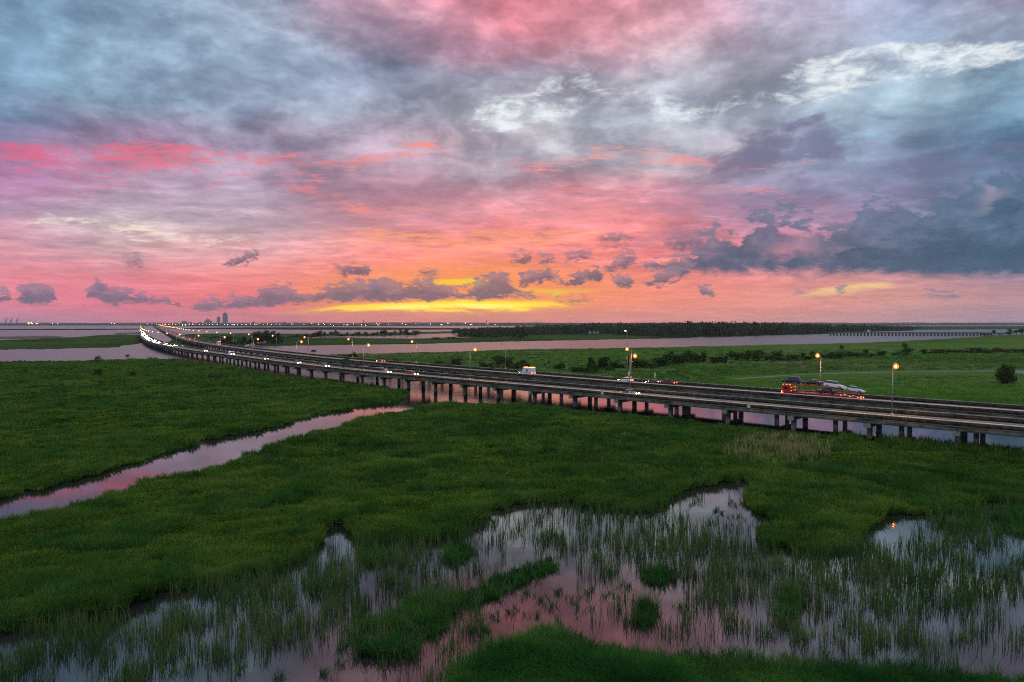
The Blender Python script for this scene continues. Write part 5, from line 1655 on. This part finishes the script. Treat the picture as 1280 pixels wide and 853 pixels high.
for px, lb in ((936, 'short pale concrete pedestal on the near railing, left of the lamp'), (752.5, 'short pale concrete pedestal on the near railing, by the blue car')):
    s = near_road.s_at(px, 0.18, Z_TOP)
    p = near_road.pt(s, 0.18, Z_TOP - 0.9)
    r_ = empty('pedestal', tuple(p), near_road.yaw(s))
    MB().box((0, -0.06, 0.6), (0.75, 0.6, 1.15)).build('block', M['concrete_top'], r_, False, 0.04)
    MB().box((0, -0.06, 1.21), (0.85, 0.7, 0.07)).build('cap', M['concrete'], r_, False, 0.02)
    tag(r_, lb, 'pedestal', 'concrete pedestals')

# ================================================================== the far shore
# low trestle bridge at the right
a, b = at(1036, 419.6)[:2], at(1238, 420.2)[:2]
L = float(np.linalg.norm(b - a)); yaw_ = math.atan2(*(b - a)[::-1])
r_ = empty('trestle_bridge', (a[0], a[1], 0), yaw_)
MB().box((L / 2, 0, 5.4), (L, 7, 1.3)).build('deck', M['pile'], r_)
MB().box((L / 2, -3.4, 6.4), (L, 0.3, 0.7)).build('parapet', M['concrete'], r_)
bent = MB().box((0, 0, 4.3), (1.4, 7.0, 0.9)).mesh('bent', M['pile'])
pm_ = MB().box((0, 0, 1.4), (1.2, 1.2, 4.9)).mesh('pile', M['pile'])
for k in range(46):
    bt = link_mesh('bent', bent, r_, (L * (k + 0.5) / 46, 0, 0))
    for sy in (-2.5, 2.5): link_mesh('pile', pm_, bt, (0, sy, 0))
tag(r_, 'long low trestle bridge crossing the water at the far right', 'bridge')

M['far_wall'] = pmat('far_wall', (0.10, 0.10, 0.115), 0.8)
M['far_wall2'] = pmat('far_wall_pale', (0.24, 0.24, 0.25), 0.8)
M['win'] = emat('lit_windows', (1.0, 0.72, 0.36), 3.5)
M['city_y'] = emat('city_lamp_amber', (1.0, 0.36, 0.035), 30.0)
M['city_w'] = emat('city_lamp_white', (1.0, 0.92, 0.8), 22.0)


def bld(name, px, ytop, wpx, Y, label, cat='building', shape=None, group=None):
    x = (px - 640) / F * Y
    H = CAM_H + (HOR - ytop) / F * Y
    w_ = wpx / F * Y
    r_ = empty(name, (x, Y, 0))
    if shape == 'tower':
        MB().box((0, 0, H * 0.36), (w_, w_, H * 0.72)).build('shaft', M['far_wall'], r_)
        MB().box((0, 0, H * 0.79), (w_ * 0.82, w_ * 0.82, H * 0.139)).build('setback', M['far_wall'], r_)
        MB().box((0, 0, H * 0.89), (w_ * 0.55, w_ * 0.55, H * 0.06), taper=0.7).build('crown_block', M['far_wall'], r_)
        MB().tube([(0, 0, H * 0.92), (0, 0, H)], [w_ * 0.12, w_ * 0.02], 6).build('spire', M['far_wall'], r_)
    elif shape == 'dome':
        MB().box((0, 0, H * 0.27), (w_ * 1.5, w_, H * 0.54)).build('hall', M['far_wall'], r_)
        MB().box((-w_ * 0.15, 0, H * 0.64), (w_ * 0.75, w_ * 0.7, H * 0.199)).build('drum', M['far_wall'], r_)
        MB().tube([(-w_ * 0.15, 0, H * 0.74), (-w_ * 0.15, 0, H * 0.83), (-w_ * 0.15, 0, H * 0.88)], [w_ * 0.36, w_ * 0.2, w_ * 0.05], 10).build('dome', M['far_wall'], r_)
        MB().tube([(-w_ * 0.15, 0, H * 0.87), (-w_ * 0.15, 0, H)], [w_ * 0.05, w_ * 0.015], 6).build('lantern', M['far_wall'], r_)
    else:
        MB().box((0, 0, H * 0.46), (w_, w_ * 0.8, H * 0.92)).build('wall', M['far_wall'], r_)
        MB().box((w_ * 0.1, 0, H * 0.96), (w_ * 0.5, w_ * 0.5, H * 0.079)).build('roof_block', M['far_wall'], r_)
    return tag(r_, label, cat, group)


bld('skyscraper', 281.6, 390.0, 4.6, 12600, 'tallest tower of the city skyline, stepped at the top with a spire', shape='tower')
bld('office_tower', 273.2, 395.8, 3.2, 12500, 'flat-topped office tower just left of the tallest tower')
bld('domed_building', 260.5, 397.6, 5.0, 12400, 'stepped building with a pointed dome left of the office tower', shape='dome')
bld('office_block', 230.4, 401.3, 5.2, 12200, 'broad low office block left of the domed building')
for px, yt, w_, lb in ((238, 402.6, 3, 'small block right beside the broad low office block'), (317, 402.2, 2.6, 'small block alone right of the tallest tower'), (356, 402.4, 3.2, 'low wide block above the amber shore lights'), (250, 402.7, 3.4, 'low block between the office block and the domed building')):
    bld('low_building', px, yt, w_, 11900, lb)
# lit sheds and houses along the shore
random.seed(21)
for i in range(34):
    px = 205 + 425 * (i + random.random()) / 34
    Y = random.uniform(6000, 8600)
    x = (px - 640) / F * Y
    H = random.uniform(9, 18); w_ = random.uniform(28, 60)
    r_ = empty('shore_building', (x, Y, 0))
    MB().box((0, 0, H / 2), (w_, 18, H)).build('wall', M['far_wall2'] if i % 3 else M['far_wall'], r_)
    MB().box((0, 0, H + 0.4), (w_ + 1.5, 19.5, 0.78)).build('roof', M['far_wall'], r_)
    if i % 3 == 0:
        MB().box((random.uniform(-6, 6), -9.06, H * 0.5), (w_ * 0.4, 0.1, 2.4)).build('window', M['win'], r_)
    tag(r_, 'tiny low shed or house on the far shore below the city skyline', 'building', 'low buildings on the far shore')


def mast_proto(mat):
    r_ = empty('floodlight_mast')
    MB().tube([(0, 0, 0), (0, 0, 14)], [0.35, 0.25], 6).build('mast', M['steel_dark'], r_)
    MB().box((0, 0, 14.6), (2.6, 2.6, 2.2), taper=0.8).build('lamp_head', mat, r_, False, 0.2)
    return r_


mA, mW = mast_proto(M['city_y']), mast_proto(M['city_w'])
spots = [(px, random.uniform(405.8, 406.6), 0) for px in np.linspace(203, 262, 15)]
spots += [(266, 406.8, 1), (272, 406.6, 1), (281, 406.6, 1), (284.5, 406.7, 1), (228, 407.6, 1), (232, 407.4, 1), (293, 406.8, 1)]
spots += [(px, random.uniform(405.6, 406.6), 0) for px in np.linspace(297, 345, 10)]
spots += [(365, 405.6, 1), (390, 405.2, 1), (398, 407, 1), (404, 405.4, 1), (406, 407, 1), (413, 405.8, 0), (417, 408.4, 0), (452, 407.2, 1), (457, 407.8, 0), (471, 405, 0), (474.5, 404.8, 0), (472.5, 407.2, 1), (582, 404.6, 1), (486, 406, 0), (503, 405.4, 1), (520, 405.2, 0), (538, 405.6, 1), (350, 406.4, 0), (380, 406.0, 0), (430, 406.2, 1), (442, 405.6, 0), (560, 405.4, 1), (610, 405.2, 0)]
spots += [(140, 404.6, 1), (143, 405.0, 1), (66, 405.4, 1), (72, 405.2, 0), (184, 405.6, 0), (190, 405.8, 0), (196, 405.8, 0)]
random.seed(5)
for px, py, wh in spots:
    p = at(px, py + 1.4, 0.5)
    r_ = copy_tree(mW if wh else mA)
    Y = min(p[1], 11000)
    k = min(max(Y / 6500, 0.7), 1.5)
    r_.location = ((px - 640) / F * Y, Y, 0.5)
    r_.scale = (k * 0.8, k * 0.8, k)
    tag(r_, 'white floodlight on a mast on the far shore' if wh else 'amber floodlight on a mast on the far shore', 'floodlight', 'white far shore lights' if wh else 'amber far shore lights')
for pr in (mA, mW):
    for ch in list(pr.children_recursive): bpy.data.objects.remove(ch)
    bpy.data.objects.remove(pr)
# water towers
for px, yt, Y, lb in ((454.5, 400.4, 9000, 'dark bulbous water tower against the yellow glow'), (608.3, 400.2, 9500, 'pale water tower, right one of the two on the horizon')):
    H = CAM_H + (HOR - yt) / F * Y
    r_ = empty('water_tower', ((px - 640) / F * Y, Y, 0))
    mt = M['far_wall'] if px < 500 else M['far_wall2']
    MB().tube([(0, 0, 0), (0, 0, H * 0.72)], [3.2, 2.4], 8).build('stem', mt, r_)
    MB().tube([(0, 0, H * 0.70), (0, 0, H * 0.8), (0, 0, H * 0.92), (0, 0, H)], [3, 9, 9, 2.5], 12).build('tank', mt, r_)
    tag(r_, lb, 'water tower', 'water towers')
# port cranes at the left end of the horizon
for i, px in enumerate((7.5, 14.0, 21.5)):
    Y = 11800
    H = CAM_H + (HOR - 399.6) / F * Y
    u = Y / F
    r_ = empty('port_crane', ((px - 640) / F * Y, Y, 0))
    for dx_ in (-0.9, 0.9):
        MB().box((dx_ * u, 0, H * 0.5), (0.5 * u, 8, H)).build('leg', M['far_wall'], r_)
    MB().box((0, 0, H * 0.9), (2.4 * u, 8, H * 0.14)).build('gantry', M['far_wall'], r_)
    MB().tube([(0.2 * u, 0, H * 0.95), (2.6 * u, 0, H * 0.95 + 3.6 * u)], [3.2, 2.2], 6).build('boom', M['far_wall'], r_)
    tag(r_, ('first', 'second', 'third')[i] + ' harbour crane from the left on the horizon, boom raised', 'crane', 'harbour cranes')
# lit ship on the horizon
Y = 9500; u = Y / F
r_ = empty('ship', ((42 - 640) / F * Y, Y, 0))
MB().prism([(-8.5 * u, 0), (-9 * u, 14), (9 * u, 14), (8 * u, 0)], -14, 14).build('hull', M['far_wall'], r_)
MB().box((-3.2 * u, 0, 22), (7 * u, 20, 16)).build('superstructure', M['far_wall2'], r_)
for x in (-5, -0.8, 5): MB().box((x * u, -14.6, 9), (2.4 * u, 0.8, 7)).build('deck_light', M['win'], r_)
for x in (-5.4, -2.0): MB().box((x * u, -10.6, 26), (1.8 * u, 0.8, 6)).build('window', M['win'], r_)
tag(r_, 'lit ship lying on the water below the left horizon', 'ship')
# white houses before the far wood
for px, py, lb in ((737.5, 417.2, 'first white house from the left before the dark wood'), (742.5, 417.0, 'second white house from the left before the dark wood'), (747, 417.0, 'third white house from the left before the dark wood'), (1020.5, 414.8, 'white house at the right end of the dark wood'), (1086, 415.2, 'white boathouse by the distant trestle bridge')):
    p = at(px, py, 0.5)
    u = p[1] / F
    r_ = empty('house', tuple(p))
    MB().box((0, 0, 2.2), (2.6 * u, 8, 4.4)).build('wall', M['sign_white'], r_)
    MB().prism([(-1.5 * u, 4.4), (0, 7.2), (1.5 * u, 4.4)], -4.6, 4.6).build('roof', M['far_wall'], r_)
    MB().box((0.5 * u, -4.05, 1.3), (0.5 * u, 0.1, 2.5)).build('door', M['far_wall'], r_)
    tag(r_, lb, 'house', 'white houses by the wood')
# low dark hide floating on the river
p = at(392, 439.8, 0)
u = p[1] / F
r_ = empty('duck_blind', tuple(p), 0.1)
MB().box((0, 0, 0.25), (6.4 * u, 2.4, 0.6)).build('raft', M['steel_dark'], r_)
MB().box((0.2 * u, 0, 1.1), (5.2 * u, 1.8, 1.098)).build('hide', M['car_black'], r_)
tag(r_, 'low dark hunting hide floating on the pink river', 'hide')
# ================================================================== air
hz = bpy.data.materials.new('haze')
hz.use_nodes = True
t = hz.node_tree
for nd in list(t.nodes): t.nodes.remove(nd)
pv = t.nodes.new('ShaderNodeVolumePrincipled')
pv.inputs['Color'].default_value = (0.80, 0.80, 0.92, 1)
pv.inputs['Density'].default_value = 3.1e-5
mo = t.nodes.new('ShaderNodeOutputMaterial')
t.links.new(pv.outputs[0], mo.inputs['Volume'])
hb = MB().box((0, 9000, 139), (44000, 20000, 282)).build('haze', hz)
tag(hb, kind='stuff', label='thin evening haze over the whole bay')
scene.cycles.volume_step_rate = 4
